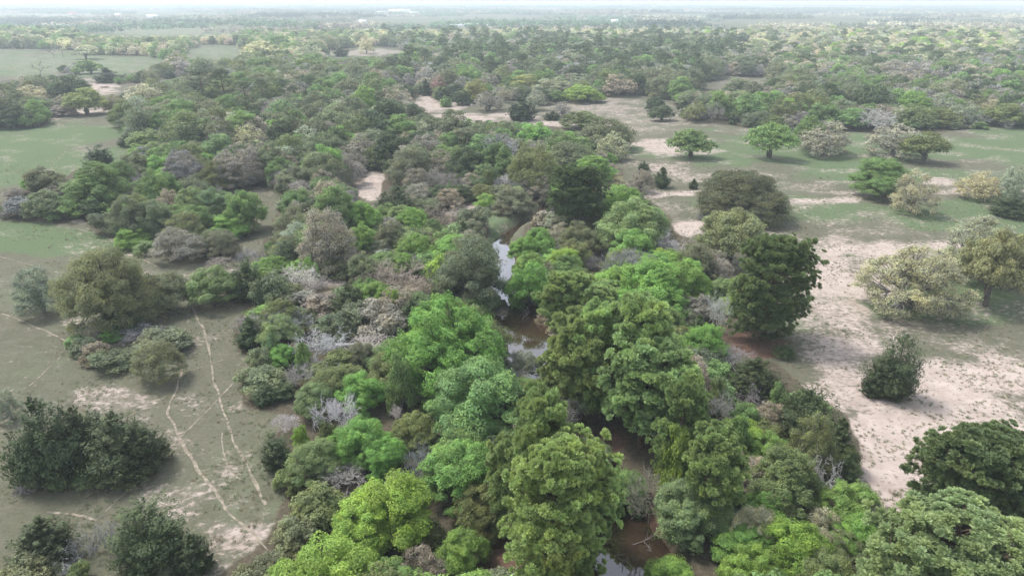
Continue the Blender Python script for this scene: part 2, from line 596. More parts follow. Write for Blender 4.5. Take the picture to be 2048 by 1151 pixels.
def cedar(rng, lod, w=6., h=9., spires=6, spread=.3, oval=0.0):
    """Boughs of scale foliage: each bough is a pointed spray leaving one of several leaders."""
    gb, gl = Geo(), Geo()
    big = lod == 'H'
    if big:
        lod = 'N'; w *= 1.5; h *= 1.4; spires += 3
    sp = [(0., 0., h, w * .5)]
    for i in range(spires):
        a = i * 2.4 + rng.rand()
        r = w * spread * rng.uniform(.5, 1.05)
        sp.append((cos(a) * r, sin(a) * r, h * rng.uniform(.42, .86), w * rng.uniform(.18, .32)))
    sp = np.array(sp)
    nb = int({'N': 330, 'M': 200, 'F': 70}[lod] * (1.8 if big else 1))
    wt = sp[:, 2] * sp[:, 3]; wt /= wt.sum()
    si = rng.choice(len(sp), nb, p=wt)
    S = sp[si]
    t = np.clip(1 - np.sqrt(rng.rand(nb)), 0, .97)
    az = rng.rand(nb) * 2 * pi
    prof = (1 - t ** (1.2 + oval)) ** (.9 - .3 * oval) * np.clip(.5 + t * 4, 0, 1)
    rr = S[:, 3] * prof * rng.uniform(.55, 1.22, nb) + .1
    root = np.stack([S[:, 0], S[:, 1], .1 + S[:, 2] * t * .93], 1)
    dirb = nrm(np.stack([np.cos(az), np.sin(az), rng.uniform(.25, .9, nb) + t * .9], 1))
    L_ = rr * 1.12
    m = {'N': 52, 'M': 17, 'F': 6}[lod]
    ii = np.repeat(np.arange(nb), m)
    n = len(ii)
    u = rng.rand(n) ** .6
    fan = (1.05 - u) * .42 + .06
    pos = root[ii] + dirb[ii] * (L_[ii] * u)[:, None] + sph(rng, n) * (fan * (rr[ii] * .75 + .25))[:, None]
    pos[:, 2] = np.maximum(pos[:, 2], .08)
    out = nrm(dirb[ii] + sph(rng, n) * .5)
    T = nrm(out + np.array([0, 0, .6]))
    nn = nrm(nrm(pos - np.array([0, 0, h * .35])) + np.array([0, 0, .35]) + rng.normal(size=(n, 3)) * .5)
    s0 = {'N': .15, 'M': .32, 'F': .8}[lod]
    bt = rng.uniform(.75, 1.3, nb)
    leaves(gl, pos, nn, s0 * rng.uniform(.7, 1.3, n), bt[ii] * rng.uniform(.7, 1.3, n), rng, quad=(lod == 'N'), aspect=2.2, T=T)
    A = np.array([[s_[0] * .2, s_[1] * .2, -.3] for s_ in sp]); B = np.array([[s_[0], s_[1], s_[2] * .93] for s_ in sp])
    gb.tube(*curved(A, B, np.full(len(sp), .12 * w / 6), np.full(len(sp), .03), rng, 3, .03), 5 if lod == 'N' else 3)
    return gb, gl


def bare(rng, lod, w=8., h=7., upright=.5, gnarl=.3, levels=6, trunk=.12, droop=0.0):
    """Leafless tree: trunk and limbs, then twigs."""
    gb, gl = Geo(), Geo()
    if lod == "H":
        lod = "N"
    lv = {'N': levels, 'M': levels - 1, 'F': 3}[lod]
    P = np.array([[0, 0, -.3]]); D = nrm(np.array([[rng.normal() * .08, rng.normal() * .08, 1.]])); R = np.array([trunk * h / 7])
    Ln = np.array([h * .24])
    segs = []
    for l in range(lv):
        E = P + D * Ln[:, None]
        segs.append((l, P, E, R, R * .72))
        kids = 4 if l < 2 else 3
        n = len(P) * kids
        pi_ = np.repeat(np.arange(len(P)), kids)
        s = rng.uniform(.55, 1.0, n); s[::kids] = 1.0
        P2 = P[pi_] + (E - P)[pi_] * s[:, None]
        spread = .75 if l == 0 else .62
        D2 = nrm(D[pi_] + rng.normal(size=(n, 3)) * spread * (1 + gnarl * .5) + np.array([0, 0, upright * .25 - droop * l * .16]))
        if l < 2:
            D2[:, 2] = np.abs(D2[:, 2]) * .8 + .12
            a = np.arange(n) * 2 * pi / kids + rng.rand() * 6
            D2[:, 0] += np.cos(a) * .6; D2[:, 1] += np.sin(a) * .6
            D2 = nrm(D2)
        Ln = Ln[pi_] * rng.uniform(.6, .95, n)
        R = np.maximum(R[pi_] * .62, .012 if lod == 'N' else .02)
        P, D = P2, D2
    allp = np.concatenate([s_[2] for s_ in segs])
    sx = w / 2 / max(np.percentile(np.abs(allp[:, :2]), 96), .1); sz = h / max(allp[:, 2].max(), .1)
    S = np.array([sx, sx, sz])
    for l, A, B, ra, rb in segs:
        tgt = gb if l < 3 else gl
        rk = 1.0 if lod == 'N' else (1.5 if lod == 'M' else 4.0)
        rmin = {'N': .026, 'M': .05, 'F': .1}[lod]
        if l < 4 and lod != 'F':
            tgt.tube(*curved(A * S, B * S, np.maximum(ra * rk, rmin), np.maximum(rb * rk, rmin), rng, 2, gnarl), 5 if l < 2 else 3)
        else:
            tgt.tube(A * S, B * S, np.maximum(ra, rmin), np.maximum(rb, rmin * .6), 3)
    return gb, gl


def shrub_geo(rng, lod, w=4., h=3.):
    return clump_tree(rng, lod, w, h, bottom=0.0, nc=30, dens=.6, leaf=.13, fork=.12, irregular=.3, clump=.17, twigs=4, limb_r=.1, trunks=3)


KINDS = {   # kind: name, category, base width, base height, number of variants, leaf material, bark material
    'P': ('pine_tree', 'pine tree', 8., 16., 5, NEEDLE, PINEBARK),
    'C': ('cedar_tree', 'cedar tree', 6., 9., 5, LEAF, BARK),
    'B': ('broadleaf_tree', 'tree', 11., 10., 6, LEAF, BARK),
    'O': ('oak_tree', 'oak tree', 12., 8., 5, LEAF, BARK),
    'D': ('oak_tree', 'oak tree', 12., 9., 5, LEAF, BARK),
    'T': ('budding_tree', 'budding tree', 10., 9., 5, LEAF, LIMB),
    'N': ('bare_tree', 'bare tree', 8., 7.5, 6, BARE, BARE),
    'S': ('shrub', 'shrub', 4., 3., 4, LEAF, LIMB),
}


def build(kind, lod, v):
    rng = np.random.RandomState(1000 + ord(kind) * 17 + v * 131 + {'N': 0, 'M': 1, 'F': 2, 'H': 3}[lod])
    w, h = KINDS[kind][2:4]
    if kind == 'P':
        return pine(rng, lod, w, h, low=[.08, .25, .3, .16, .27][v], n_br=74 - 6 * (v % 2))
    if kind == 'C':
        return cedar(rng, lod, w, h, spires=3 + (v * 3) % 5, spread=.24 + .06 * (v % 3), oval=[0, .6, .2, 1.2, .4][v])
    if kind == 'B':
        return clump_tree(rng, lod, w, h, bottom=.06, nc=84, dens=1.4, leaf=.155, irregular=.34, clump=.115, twigs=4, hole=.04 * (v % 3))
    if kind == 'O':
        return clump_tree(rng, lod, w, h, bottom=.3, nc=84, dens=.75, leaf=.18, fork=.3, irregular=.22, clump=.105, twigs=7, dome=True, flat=.62, limb_r=.15, hole=.08, droop=.3)
    if kind == 'D':
        return clump_tree(rng, lod, w, h, bottom=.02, nc=84, dens=1.2, leaf=.14, irregular=.22, clump=.115, twigs=5, hole=.03, fork=.2, dome=False, flat=.75, droop=.2)
    if kind == 'T':
        return clump_tree(rng, lod, w, h, bottom=.06, nc=84, dens=.42, leaf=.15, fork=.22, irregular=.26, clump=.105, twigs=20, dome=False, flat=.8, limb_r=.17, hole=.08, trunks=1 + v % 2, droop=.5)
    if kind == 'N':
        return bare(rng, lod, w, h, upright=[.5, .8, .2, 1.4, .4, .1][v], gnarl=[.3, .25, .6, .15, .4, .3][v], trunk=[.13, .1, .17, .07, .12, .1][v], droop=[0, 0, 0, 0, .2, .9][v], levels=7)
    return shrub_geo(rng, lod, w, h)


PROTO = {}


def proto(kind, lod, v):
    """Meshes (trunk, crown) or one joined mesh when F or for the woodland ('MI','FI')."""
    key = (kind, lod, v)
    if key in PROTO:
        return PROTO[key]
    nm, cat, w, h, nv, ml, mb = KINDS[kind]
    inst = lod.endswith('I')
    gb, gl = build(kind, lod[0], v)
    if inst or lod in ('F', 'MJ'):
        g = Geo()
        li, bi_ = (LEAF_I, BARK) if inst else (ml, mb)
        if kind == 'N':
            li = bi_ = BARE_I if inst else BARE
        for src, mi in ((gl, 0), (gb, 1)):
            for lst, tl in ((src.F3, src.t3), (src.F4, src.t4)):
                pass
            off = g.n
            g.V += src.V; g.n += src.n
            for f, t in zip(src.F3, src.t3):
                g.F3.append(f + off); g.t3.append(t); g.m3.append(np.full(len(f), mi))
            for f, t in zip(src.F4, src.t4):
                g.F4.append(f + off); g.t4.append(t); g.m4.append(np.full(len(f), mi))
        r = (g.mesh(nm + '_whole', [li, bi_]),)
    else:
        r = (gb.mesh(nm + '_trunk', [mb], smooth=False), gl.mesh(nm + '_crown', [ml]))
    PROTO[key] = r
    return r


# ------------------------------------------------------------------ colours of the foliage
PAL = {
    'vg': ((.14, .28, .085), 'vivid green'), 'bg': ((.14, .25, .08), 'bright green'), 'gn': ((.115, .19, .08), 'mid green'), 'yg': ((.165, .26, .065), 'yellow green'),
    'lg': ((.14, .21, .11), 'pale green'), 'gg': ((.125, .155, .105), 'grey green'), 'dk': ((.058, .088, .048), 'dark green'), 'ol': ((.115, .15, .07), 'olive'),
    'tn': ((.225, .21, .165), 'tan'), 'ye': ((.29, .295, .19), 'yellowish'), 'pa': ((.22, .25, .18), 'pale grey green'), 'pi': ((.185, .25, .10), 'green'), 'py': ((.27, .335, .12), 'yellow green'),
    'pd': ((.10, .14, .06), 'dark green'), 'vi': ((.19, .19, .175), 'grey brown'), 'ga': ((.37, .362, .35), 'grey'), 'wh': ((.68, .67, .65), 'whitish'), 'br': ((.26, .18, .145), 'reddish tan'), 'cd': ((.05, .07, .032), 'dark green'), 'pm': ((.135, .19, .08), 'green'), 'yo': ((.21, .235, .085), 'yellow green'), 'oy': ((.165, .18, .085), 'olive green'), 'do': ((.082, .095, .05), 'dark olive'),
}

# ------------------------------------------------------------------ trees one can point at
# one line per tree: kind x top width base colour (pixels of a tile of the photograph) ; '-' = foot hidden ; | label | landmark
TILES = {'A': (0, 0, 2.877), 'B': (680, 0, 2.877), 'C': (1348, 0, 2.877), 'D': (0, 380, 2.877), 'E': (680, 380, 2.877), 'F': (1348, 380, 2.877),
         'G': (0, 750, 2.87), 'H': (680, 750, 2.87), 'I': (1348, 750, 2.87), 'J': (0, 180, 3.029), 'K': (1000, 500, 2.878)}
HAND = '''
G
C 150 45 350 655 cd | tall broad dark cedar at the left edge of the lower pasture clump | big left-edge cedar
C 395 140 170 520 cd
C 620 160 400 620 cd | wide dark cedar with several peaks beside the bare diagonal path | many-peaked cedar by the path
C 500 180 190 480 cd
S 315 570 100 645 lg | small pale green shrub at the foot between the two large dark cedars
S 480 540 150 625 lg | spreading light green shrub under the many-peaked cedar, left one of two
S 610 510 160 610 lg | spreading light green shrub under the many-peaked cedar, right one of two
N 185 530 150 650 ga
N 330 430 120 540 ga
N 745 500 130 590 ga
S 700 390 130 480 gg
T 15 90 140 260 pa
C 190 780 330 1130 cd | ragged dark cedar at the bottom left corner pasture clump | ragged bottom-left cedar
N 480 810 220 1060 ga | bushy grey leafless tree between two dark cedars at the bottom of the pasture | bushy bare tree between cedars
C 790 720 400 1190 cd | large dark green cedar standing foremost in the bottom left clump | foremost pasture cedar
C 1085 890 200 1180 cd
N 270 1000 230 1160 wh
S 90 1030 300 1260 gg | wide grey green bush in the bottom left corner of the photo
S 980 1070 150 1190 gg
S 430 1080 120 1200 ol
C 1560 330 170 560 cd
N 1620 215 130 360 wh | small whitish bare tree at the pasture edge over a dark cedar
N 1925 105 190 400 wh | whitish dead tree with fine twigs in front of a vivid green crown | white twiggy tree
B 1800 60 220 - lg
B 1790 390 260 - lg
B 1950 330 230 - bg
S 1640 550 160 - ol
S 1800 660 260 - ol
S 1680 830 220 - gg
S 1480 1040 260 - gg
B 1820 960 540 - yg | big yellow green tree cut by the bottom edge of the photo, left of the pines | bottom-edge yellow green tree
S 1900 700 180 - ol
H
B 110 262 290 - vg | vivid green round tree with two lobes above the young yellow green trees | two-lobed vivid tree
B 240 368 240 - vg
B 110 -5 250 - vg | vivid green dense round crown behind the whitish twiggy tree | dense vivid crown
T 510 -25 170 - tn | tall narrow tan budding tree between two green crowns | tall narrow tan tree
B 800 -60 520 - gn | large mid green tree with grey limbs showing, above the topmost foreground pine | large grey-limbed green tree
N 450 390 150 700 ga | upright grey leafless tree wedged left of a light green crown | upright grey bare tree
B 420 230 230 - ol
B 680 395 400 - bg | light green broad crown just left of the biggest pine | broad crown left of the pine
B 250 590 430 - yg
B 130 750 320 - yg
T 460 990 250 - tn
B 700 900 240 - bg
B 820 640 300 - ol
S 480 840 200 - ol
P 1255 425 640 1330 py | biggest foreground pine with yellow green needle tufts, cut by the bottom edge | biggest foreground pine
P 1170 108 380 1000 pi | second foreground pine with domed crown right behind the biggest pine | domed second pine
P 1500 330 260 1000 pi
P 980 300 260 950 pi
P 1250 640 260 1500 py
N 1810 480 260 850 pa | spreading leafless tree with fine pale limbs over the brown creek water | bare tree over the creek
B 1990 640 330 - lg | light green feathery tree on the right bank of the brown creek | feathery creek tree
B 1930 960 280 - bg
B 1450 275 210 - lg
B 1650 470 260 - gn
S 740 1110 140 - bg
N 310 150 90 300 wh
S 1560 1060 160 - gg
I
P 60 30 280 620 pi
N 265 85 170 330 ga | upright grey leafless tree like a broom on the right slope of the pine stand | broom-like bare tree
N 445 30 150 180 ga | low grey drooping bare tree above the broom-like one
C 800 60 340 420 cd | dark cedar at the right woodland edge beside the sandy slope | woodland-edge cedar
C 980 210 210 560 cd
C 1010 440 150 640 cd
T 590 150 190 - tn
B 425 160 170 - gn
B 560 330 230 - bg
P 270 335 340 900 pi | dull green pine on the right slope of the creek stand | dull slope pine
T 820 250 240 640 ol | grey olive tree with dead grey limbs hanging below its crown | olive tree with dead limbs
B 970 370 210 - ol
N 890 445 190 750 wh | whitish dead tree with drooping branches below the grey olive tree | white drooping dead tree
B 1065 620 290 - bg | bright green tree at the woodland edge beside the white drooping dead tree | edge bright green tree
B 1090 790 240 - bg
B 80 640 270 - lg
B 265 710 240 - lg
B 560 635 250 - bg
B 480 760 270 - ye
B 720 830 340 - yg
T 640 710 200 - ye
T 900 760 220 - ye
B 500 990 300 - yg
T 1040 900 220 - ol
T 1250 760 240 - tn
B 900 1010 320 - ol
P 1690 800 820 1560 pm | wide green pine filling the bottom right corner of the photo | bottom right pine
P 1840 350 600 1010 pd | dark green pine with open branches standing on the sandy ground at the right edge | dark pine on the sand
D
B 250 20 220 190 gg
S 90 60 170 180 vi
S 370 60 190 190 gn
S 500 70 170 170 dk
S 590 130 160 258 gg | round grey green shrub at the tip of the left clump beside a sand patch
B 720 40 210 300 gg
B 870 55 190 290 gg
T 1010 230 290 418 tn | round tan budding tree with grey limbs at the lower edge of the left clump | round tan tree of the left clump
T 1040 120 240 - ol
B 1100 80 200 - gn
B 1310 130 220 280 bg
B 1390 0 220 250 gn
T 1260 240 210 395 gg
S 830 290 130 375 lg
D 560 370 560 850 oy | huge olive brown oak standing in the left pasture | huge olive oak
C 670 640 210 840 cd
T 190 480 260 740 pa | pale grey green feathery tree on the left side of the huge olive oak | pale tree left of the olive oak
B 930 480 250 712 gg | grey green tree on the right side of the huge olive oak
B 1205 445 270 690 lg | pale green spreading tree where the paths leave the gap | pale tree at the path gap
C 1390 380 200 650 cd | dark pointed cedar right of the pale tree at the path gap | pointed gap cedar
N 1250 370 120 450 ga
N 1430 320 150 450 ga
N 520 715 130 850 ga | grey leafless tree leaning at the foot of the huge olive oak
S 630 790 110 875 vg | small vivid green shrub at the foot of the huge olive oak
N 830 770 190 880 ga
S 470 850 140 960 gg
S 530 880 150 1005 tn
S 640 915 230 1045 gg
S 920 830 270 960 gg
T 880 890 280 1135 oy | round yellow green twiggy bush tree beside the curved path | yellow green twiggy tree
S 430 840 120 920 gn
S 760 920 140 1010 pa
C 1640 290 190 470 cd
T 1850 150 330 510 tn | round tan grey budding oak with visible limbs inside the woodland | round tan grey oak
S 1560 500 220 710 gg
S 1650 560 200 - gg
N 1700 415 220 610 wh
N 1800 500 140 620 wh
C 1990 510 230 760 cd | tall pointed dark cedar in the middle of the left woodland | tall pointed cedar
S 1930 410 200 510 gg
C 1420 720 170 930 cd | dark cedar at the woodland edge beside the straight path
B 1590 730 210 - lg | pale green round tree left of the gnarled dead tree
B 1610 905 150 - vg
N 1800 770 250 1010 wh | gnarled whitish dead tree with thick twisting limbs | gnarled dead tree
S 1700 600 260 730 tn
S 1850 600 220 740 tn
S 1490 920 150 1070 gg
S 1500 1035 270 1190 gg | big domed grey green shrub at the edge of the pasture
S 1960 920 180 - ol
S 1900 720 200 - gg
E
B 600 645 620 - vg | very large vivid green tree with broad rounded crown left of the brown pool | large vivid tree by the pool
D 720 275 440 690 gg | big grey green oak leaning over the left bank of the narrow creek | grey oak over the creek
N 380 420 360 650 tn | wide tan grey leafless tree with fanned out limbs | fanned-out bare tree
B 135 380 190 590 gg
T 210 305 140 400 pa
B 100 220 190 - bg
B 430 270 190 - bg
B 410 100 160 - bg
B 530 170 110 - gn
S 770 105 180 250 gg
N 600 55 190 210 tn
C 320 -50 210 150 cd | dark broad cedar beside the small sandy clearing | cedar by the sandy clearing
T 460 -30 200 110 tn
D 1000 0 230 150 gg
S 840 35 120 110 bg
B 1100 370 290 660 vg | glossy vivid green tree on the right bank of the narrow creek | vivid creek-bank tree
T 1260 200 170 - tn
B 1150 240 170 - bg
B 1060 280 150 - bg
B 1380 195 200 - gg
B 1700 65 350 - lg | wide light green tree on the right edge of the woodland under the big dark pine | wide light green tree
B 1690 230 240 - bg
B 1580 250 170 - ol
N 1890 210 150 430 wh
B 1820 430 330 - bg
B 2000 430 260 - bg
B 845 535 130 - gn
S 250 640 280 - tn
S 100 640 220 - gg
N 170 800 190 930 wh
T 1040 850 260 - pa | silvery pale green young tree at the near end of the pool | silvery pool tree
N 670 590 70 660 ga
S 1190 640 110 - tn
C 400 600 180 - cd
B 120 880 170 - gg
N 1460 360 90 480 ga
C 40 150 130 300 cd
K
P 400 120 300 - pi
P 560 190 280 - pi
P 480 310 400 980 pi | tall two-trunk pine in the middle of the creek stand | tall pine with bare trunks
P 600 320 330 980 pi
P 850 300 400 1040 pi
P 860 535 480 1160 pi | pine in front with trunk showing, yellow green tuft tips | front pine with visible trunk
P 1060 620 240 1150 pi
P 330 540 240 - pi
T 500 110 170 - ol
B 950 330 200 - gn
F
D 400 -40 530 200 do | very broad dark olive oak alone on the right pasture | broad dark pasture oak
N 245 80 160 200 ga
N 410 80 210 210 ga
O 350 160 350 440 oy | yellow green open oak with visible trunk left of the dark pine
P 600 278 440 880 pd | dark green pine over reddish needle litter beside the sandy slope | dark pine over red litter
P 430 500 190 780 pi
B 130 320 250 - gg
T 270 400 190 - tn
N 280 540 120 840 wh | slender white dead tree between the green crowns and the dark pine | slender white snag
B 290 505 150 - lg
B 190 780 250 - vg | vivid green ball-shaped tree right of the pine stand | ball-shaped vivid tree
N 350 880 180 - ga
C 490 940 330 1200 cd
B 90 400 240 - bg
T 1420 350 540 745 ye | pale yellowish budding oak with domed crown on the right pasture | pale domed oak
T 1810 200 430 560 ye
O 1900 280 380 670 oy | olive green spreading oak at the right edge behind the pale domed oak | spreading right-edge oak
C 1340 810 280 1230 cd | lone dark cedar with ragged top on the sandy slope | lone ragged cedar
C 1200 960 160 1200 cd
C 1970 0 220 155 cd
S 640 890 110 970 dk
C
B 1210 915 330 1150 gn | rounded green oak in the right pasture, nearest to the eroded gully | rounded gully oak
T 1410 1010 240 1240 ye | tan budding oak right of the rounded green oak | tan gully oak
T 1780 1010 230 1160 ye
T 1990 980 150 1180 pa
O 110 775 250 920 gn | leftmost lone green oak in the upper right pasture with a forked trunk | leftmost upper pasture oak
O 575 735 265 915 gn | lone green oak with umbrella crown in the upper right pasture | umbrella oak
O 790 680 170 850 gn
T 880 718 280 895 tn | greyish tan budding oak in the upper right pasture | greyish tan pasture oak
T 1290 735 290 920 tn | tan budding oak, left of the touching pair in the upper right pasture | left oak of the pair
O 1465 785 240 945 ol | olive tan oak, right of the touching pair in the upper right pasture | right oak of the pair
N 1190 615 200 770 wh | whitish bare tree before the far edge wood of the right pasture | white tree at the wood edge
T 1300 625 110 740 ye
T 1680 605 170 740 pa
N 1770 650 110 735 ga
T 120 600 140 712 ol
N 230 590 110 715 vi
B 450 540 180 712 gn
B 265 535 110 700 gn
T 650 560 210 735 ol
B 860 590 160 740 gn
B 1030 620 190 748 gn
C 62 575 90 640 cd
B 45 440 130 580 gn
B 370 455 120 545 gg
B 1400 610 200 745 ol
B 1550 630 160 745 ol
B 1920 600 170 740 ol
C 250 975 60 1035 cd
C 118 1018 65 1085 cd
C 385 190 80 270 cd
C 700 180 90 250 cd
B 1160 490 200 - dk
B 1400 520 180 - bg
T 1570 530 170 - pa
T 1280 355 190 - tn
T 1510 370 170 - vi
B 470 470 110 - gg
T 1740 540 120 - oy
T 1840 570 110 - ye
B 1040 265 150 - dk
B
B 770 465 150 600 yo | yellow green round oak at the left of the central glade | yellow glade oak
B 700 520 90 608 dk
T 840 430 140 530 tn
T 850 530 160 645 tn
B 1080 425 175 540 yo | bright yellow green oak at the back of the central glade | bright glade oak
B 1220 445 190 565 ye | cream yellow domed oak at the back of the central glade | cream glade oak
T 1370 430 140 520 pa
B 1400 490 200 595 yg
T 1610 445 185 558 tn | round tan oak at the right end of the row behind the central glade | round tan glade oak
C 1040 535 150 695 cd | dark dense cedar in the middle of the central glade | dark glade cedar
T 1120 530 110 640 pa
C 1225 625 90 690 cd
T 1285 590 90 675 vi
T 570 445 100 545 br
C 490 440 90 545 cd
T 400 430 90 520 vi
C 605 540 75 615 gn
B 1815 555 95 638 dk
B 1855 605 120 700 dk
T 1820 520 80 570 oy
C 1985 570 90 640 cd
B 1965 450 120 580 gn
T 945 515 80 600 ye
B 1395 640 200 745 ol
B 1115 700 180 850 bg
D 1540 690 300 880 gg
T 1575 775 175 935 ye
B 1420 890 270 1080 bg | bright green tree at the edge of the woodland before the sandy pasture | edge tree before the sand
B 630 770 140 - gn
B 920 840 220 - gn
N 930 755 240 - ga
T 330 510 190 650 tn
P 420 600 110 720 dk
D 1120 850 290 - ol
B 730 850 210 - dk
T 580 860 180 - tn
D 380 840 230 - gg
B 640 640 190 - gg
B 350 670 170 - gn
N 930 1000 110 1110 wh
N 660 980 140 - ga
T 440 955 170 - tn
P 1370 985 290 1380 pd | big dark dense pine rising above the right side of the woodland | big dark woodland pine
T 1570 1000 150 1080 ye
B 1620 1080 290 - bg
T 1740 980 140 1105 tn
C 1860 945 105 1078 cd
C 1750 925 70 990 cd
P 1115 180 50 250 pd
T 145 215 80 310 ye
A
N 210 350 100 432 vi | small bare tree standing alone in the far left field | far field bare tree
N 290 250 90 332 vi
N 347 250 70 330 vi
O 482 270 130 342 ye | yellowish umbrella oak in the far left field | far field umbrella oak
B 360 375 60 420 dk
T 430 370 90 430 vi
B 510 350 150 430 gn
C 600 378 135 475 cd
B 470 508 200 665 yo | bright yellow green dome shaped oak beside the sandy track gap | yellow dome oak by the track
T 180 510 190 615 ye
B 380 435 200 600 dk
T 250 450 160 580 gg
B 690 585 125 740 ol
T 800 470 200 - ye
T 890 450 160 - oy
T 650 545 110 - oy
P 1140 412 170 - dk
P 1270 408 150 - dk
P 1400 470 160 - dk
P 1500 458 120 - dk
O 140 675 75 742 gn
O 210 662 80 732 gn
B 45 600 170 745 dk
B 180 575 140 - gn
B 350 610 130 670 vi
C 972 400 70 455 cd
T 1025 410 50 450 vi
C 1960 262 100 330 cd
T 1770 245 130 350 pa
B 1600 200 170 - gn
T 1500 250 200 350 ye
J
C 575 312 160 475 cd | lone dark cedar at the upper corner of the left clump | lone upper-left cedar
B 260 480 230 - gg
B 175 540 110 - bg
B 100 600 130 - vi
B 540 470 290 - gn
B 700 440 190 - gn
B 780 370 160 - gg
B 960 400 150 - bg
B 1050 455 150 - bg
N 830 505 60 640 wh
B 930 490 240 - gn
T 1180 520 210 - gg
T 1100 380 260 - vi
T 1430 330 300 - tn
D 1280 440 200 - ol
B 1310 280 190 - lg
B 870 245 170 370 lg
C 765 240 120 348 cd
D 850 110 230 - gg
T 1100 140 280 - ol
B 1130 200 220 - dk
T 1500 220 200 - ye
B 1150 590 200 - lg
B 1300 590 200 - lg
N 1310 560 60 660 ga
D 1480 470 260 590 gg
T 1020 600 180 - tn
'''

DEF_ASPECT = {'P': 1.55, 'C': 1.25, 'B': .92, 'O': .68, 'D': .86, 'T': .85, 'N': .9, 'S': .7}
MAXH = {'P': 20, 'C': 14, 'B': 15, 'O': 14, 'D': 14, 'T': 13, 'N': 12, 'S': 5}


class Tree:
    __slots__ = ('k', 'x', 'y', 'z', 'w', 'h', 'c', 'label', 'lm', 'hand', 'rx', 'ry0', 'ry1', 'size', 'vis')


def mk(k, x, y, w, h, c, label=None, lm=None, hand=False):
    t = Tree()
    t.k, t.x, t.y, t.w, t.h, t.c, t.label, t.lm, t.hand = k, x, y, w, h, c, label, lm, hand
    return t


trees = []
tile = None
for line in HAND.strip().split('\n'):
    line = line.strip()
    if len(line) == 1:
        tile = TILES[line]
        continue
    parts = [p.strip() for p in line.split('|')]
    k, x, top, w, base, c = parts[0].split()
    f = tile[2]
    px, ptop, pw = tile[0] + float(x) / f, tile[1] + float(top) / f, float(w) / f
    asp = DEF_ASPECT[k]
    if base != '-':
        pb = tile[1] + float(base) / f
        # the traced foot is the lower edge of the crown, nearer than the stem by part of its radius
        g = at(px, pb)
        slant = math.hypot(g[1], CAM_H)
        ww = pw / FPX * slant
        yb = g[1] + (ww * .28 if k in 'CSNT' or (k in 'BD') else ww * .1 if k in 'OP' else 0)
        d = ray(px, ptop)
        tt = yb / d[1]
        h = CAM_H + d[2] * tt
        if k != 'C':
            h = min(h, (CAM_H + d[2] * (yb + .2 * ww) / d[1]) / .9)
        h = min(max(h * (1.32 if k == 'D' and c == 'do' else 1.0 if k == 'D' else 1.12 if k in 'TO' else 1), ww * .45), ww * 2.4)
        xx = d[0] * tt
        slant = math.hypot(yb, CAM_H - h * .5)
        ww = pw / FPX * slant
    else:
        h = 8.0
        for it in range(8):
            d = ray(px, ptop)
            tt = (h - CAM_H) / d[2]
            yb = d[1] * tt
            if k != 'C':
                yb = min(yb, d[1] * (h * .9 - CAM_H) / d[2] - .2 * (pw / FPX * math.hypot(yb, CAM_H)))
            ww = pw / FPX * math.hypot(yb, CAM_H - h * .7)
            h = .5 * h + .5 * min(asp * ww, MAXH[k])
        xx = d[0] * yb / d[1]
    t = mk(k, xx, yb, ww, h, c, parts[1] if len(parts) > 1 else None, parts[2] if len(parts) > 2 else None, True)
    if k == 'C':
        t.w *= 1.15
    trees.append(t)
n_hand = len(trees)

# ------------------------------------------------------------------ the rest of the wood, filled in between
rng = np.random.RandomState(7)


def region_mix(px, py, y):
    """(kinds, colours, weights) of the wood by where it stands."""
    if y < 130:
        return [('B', 'bg', 3), ('B', 'gn', 2.5), ('S', 'gg', 1.5), ('B', 'yg', 1), ('B', 'ol', 1), ('T', 'tn', 1), ('N', 'ga', 1), ('C', 'dk', 1), ('B', 'lg', 1)]
    if y < 330:
        return [('B', 'gn', 2.5), ('B', 'bg', .8), ('D', 'gg', 3), ('B', 'gg', 2), ('D', 'ol', 1.3), ('T', 'tn', 2), ('T', 'pa', .8), ('T', 'vi', 1.0), ('N', 'ga', 1.5), ('B', 'lg', 1.0), ('C', 'dk', 1.6), ('S', 'ol', 1.2), ('B', 'dk', 1)]
    if px > 780 and px < 1480 and 84 < py < 175:
        return [('T', 'vi', 4), ('N', 'vi', .9), ('B', 'dk', 3), ('D', 'gg', 2.4), ('P', 'dk', 1.5), ('B', 'gn', .8), ('T', 'tn', 1)]
    if px > 1350 and 60 < py < 120:
        return [('T', 'ye', 3), ('T', 'tn', 2), ('T', 'vi', 1.6), ('B', 'yg', .8), ('D', 'gg', 1.4), ('B', 'dk', 1.4), ('C', 'dk', .8), ('T', 'pa', 1)]
    if px > 1400 and 95 < py < 185:
        return [('T', 'vi', 3), ('N', 'vi', .8), ('T', 'tn', 2.6), ('D', 'gg', 2), ('B', 'dk', 2), ('C', 'dk', 1.2), ('B', 'gn', 1.2), ('T', 'ye', 1.0)]
    if px > 1250 and py >= 175:
        return [('D', 'gg', 2), ('B', 'gn', 2.5), ('B', 'dk', 1.6), ('T', 'tn', 1.8), ('T', 'vi', 1.2), ('B', 'bg', .8), ('T', 'ye', 1)]
    if px > 700 and py < 90:
        return [('T', 'ye', 4), ('T', 'pa', 2), ('T', 'tn', 2), ('B', 'gn', 1.0), ('B', 'dk', .8), ('P', 'dk', .7)]
    if px < 760 and py < 130:
        return [('B', 'gn', 1.5), ('D', 'gg', 2), ('T', 'tn', 2.4), ('T', 'ye', 2.4), ('B', 'dk', 1.2), ('B', 'lg', 1.4)]
    return [('D', 'gg', 3), ('B', 'gn', 2.2), ('B', 'dk', 1.8), ('T', 'tn', 1.8), ('T', 'vi', 1.5), ('C', 'dk', 1.2), ('D', 'ol', 1.6)]


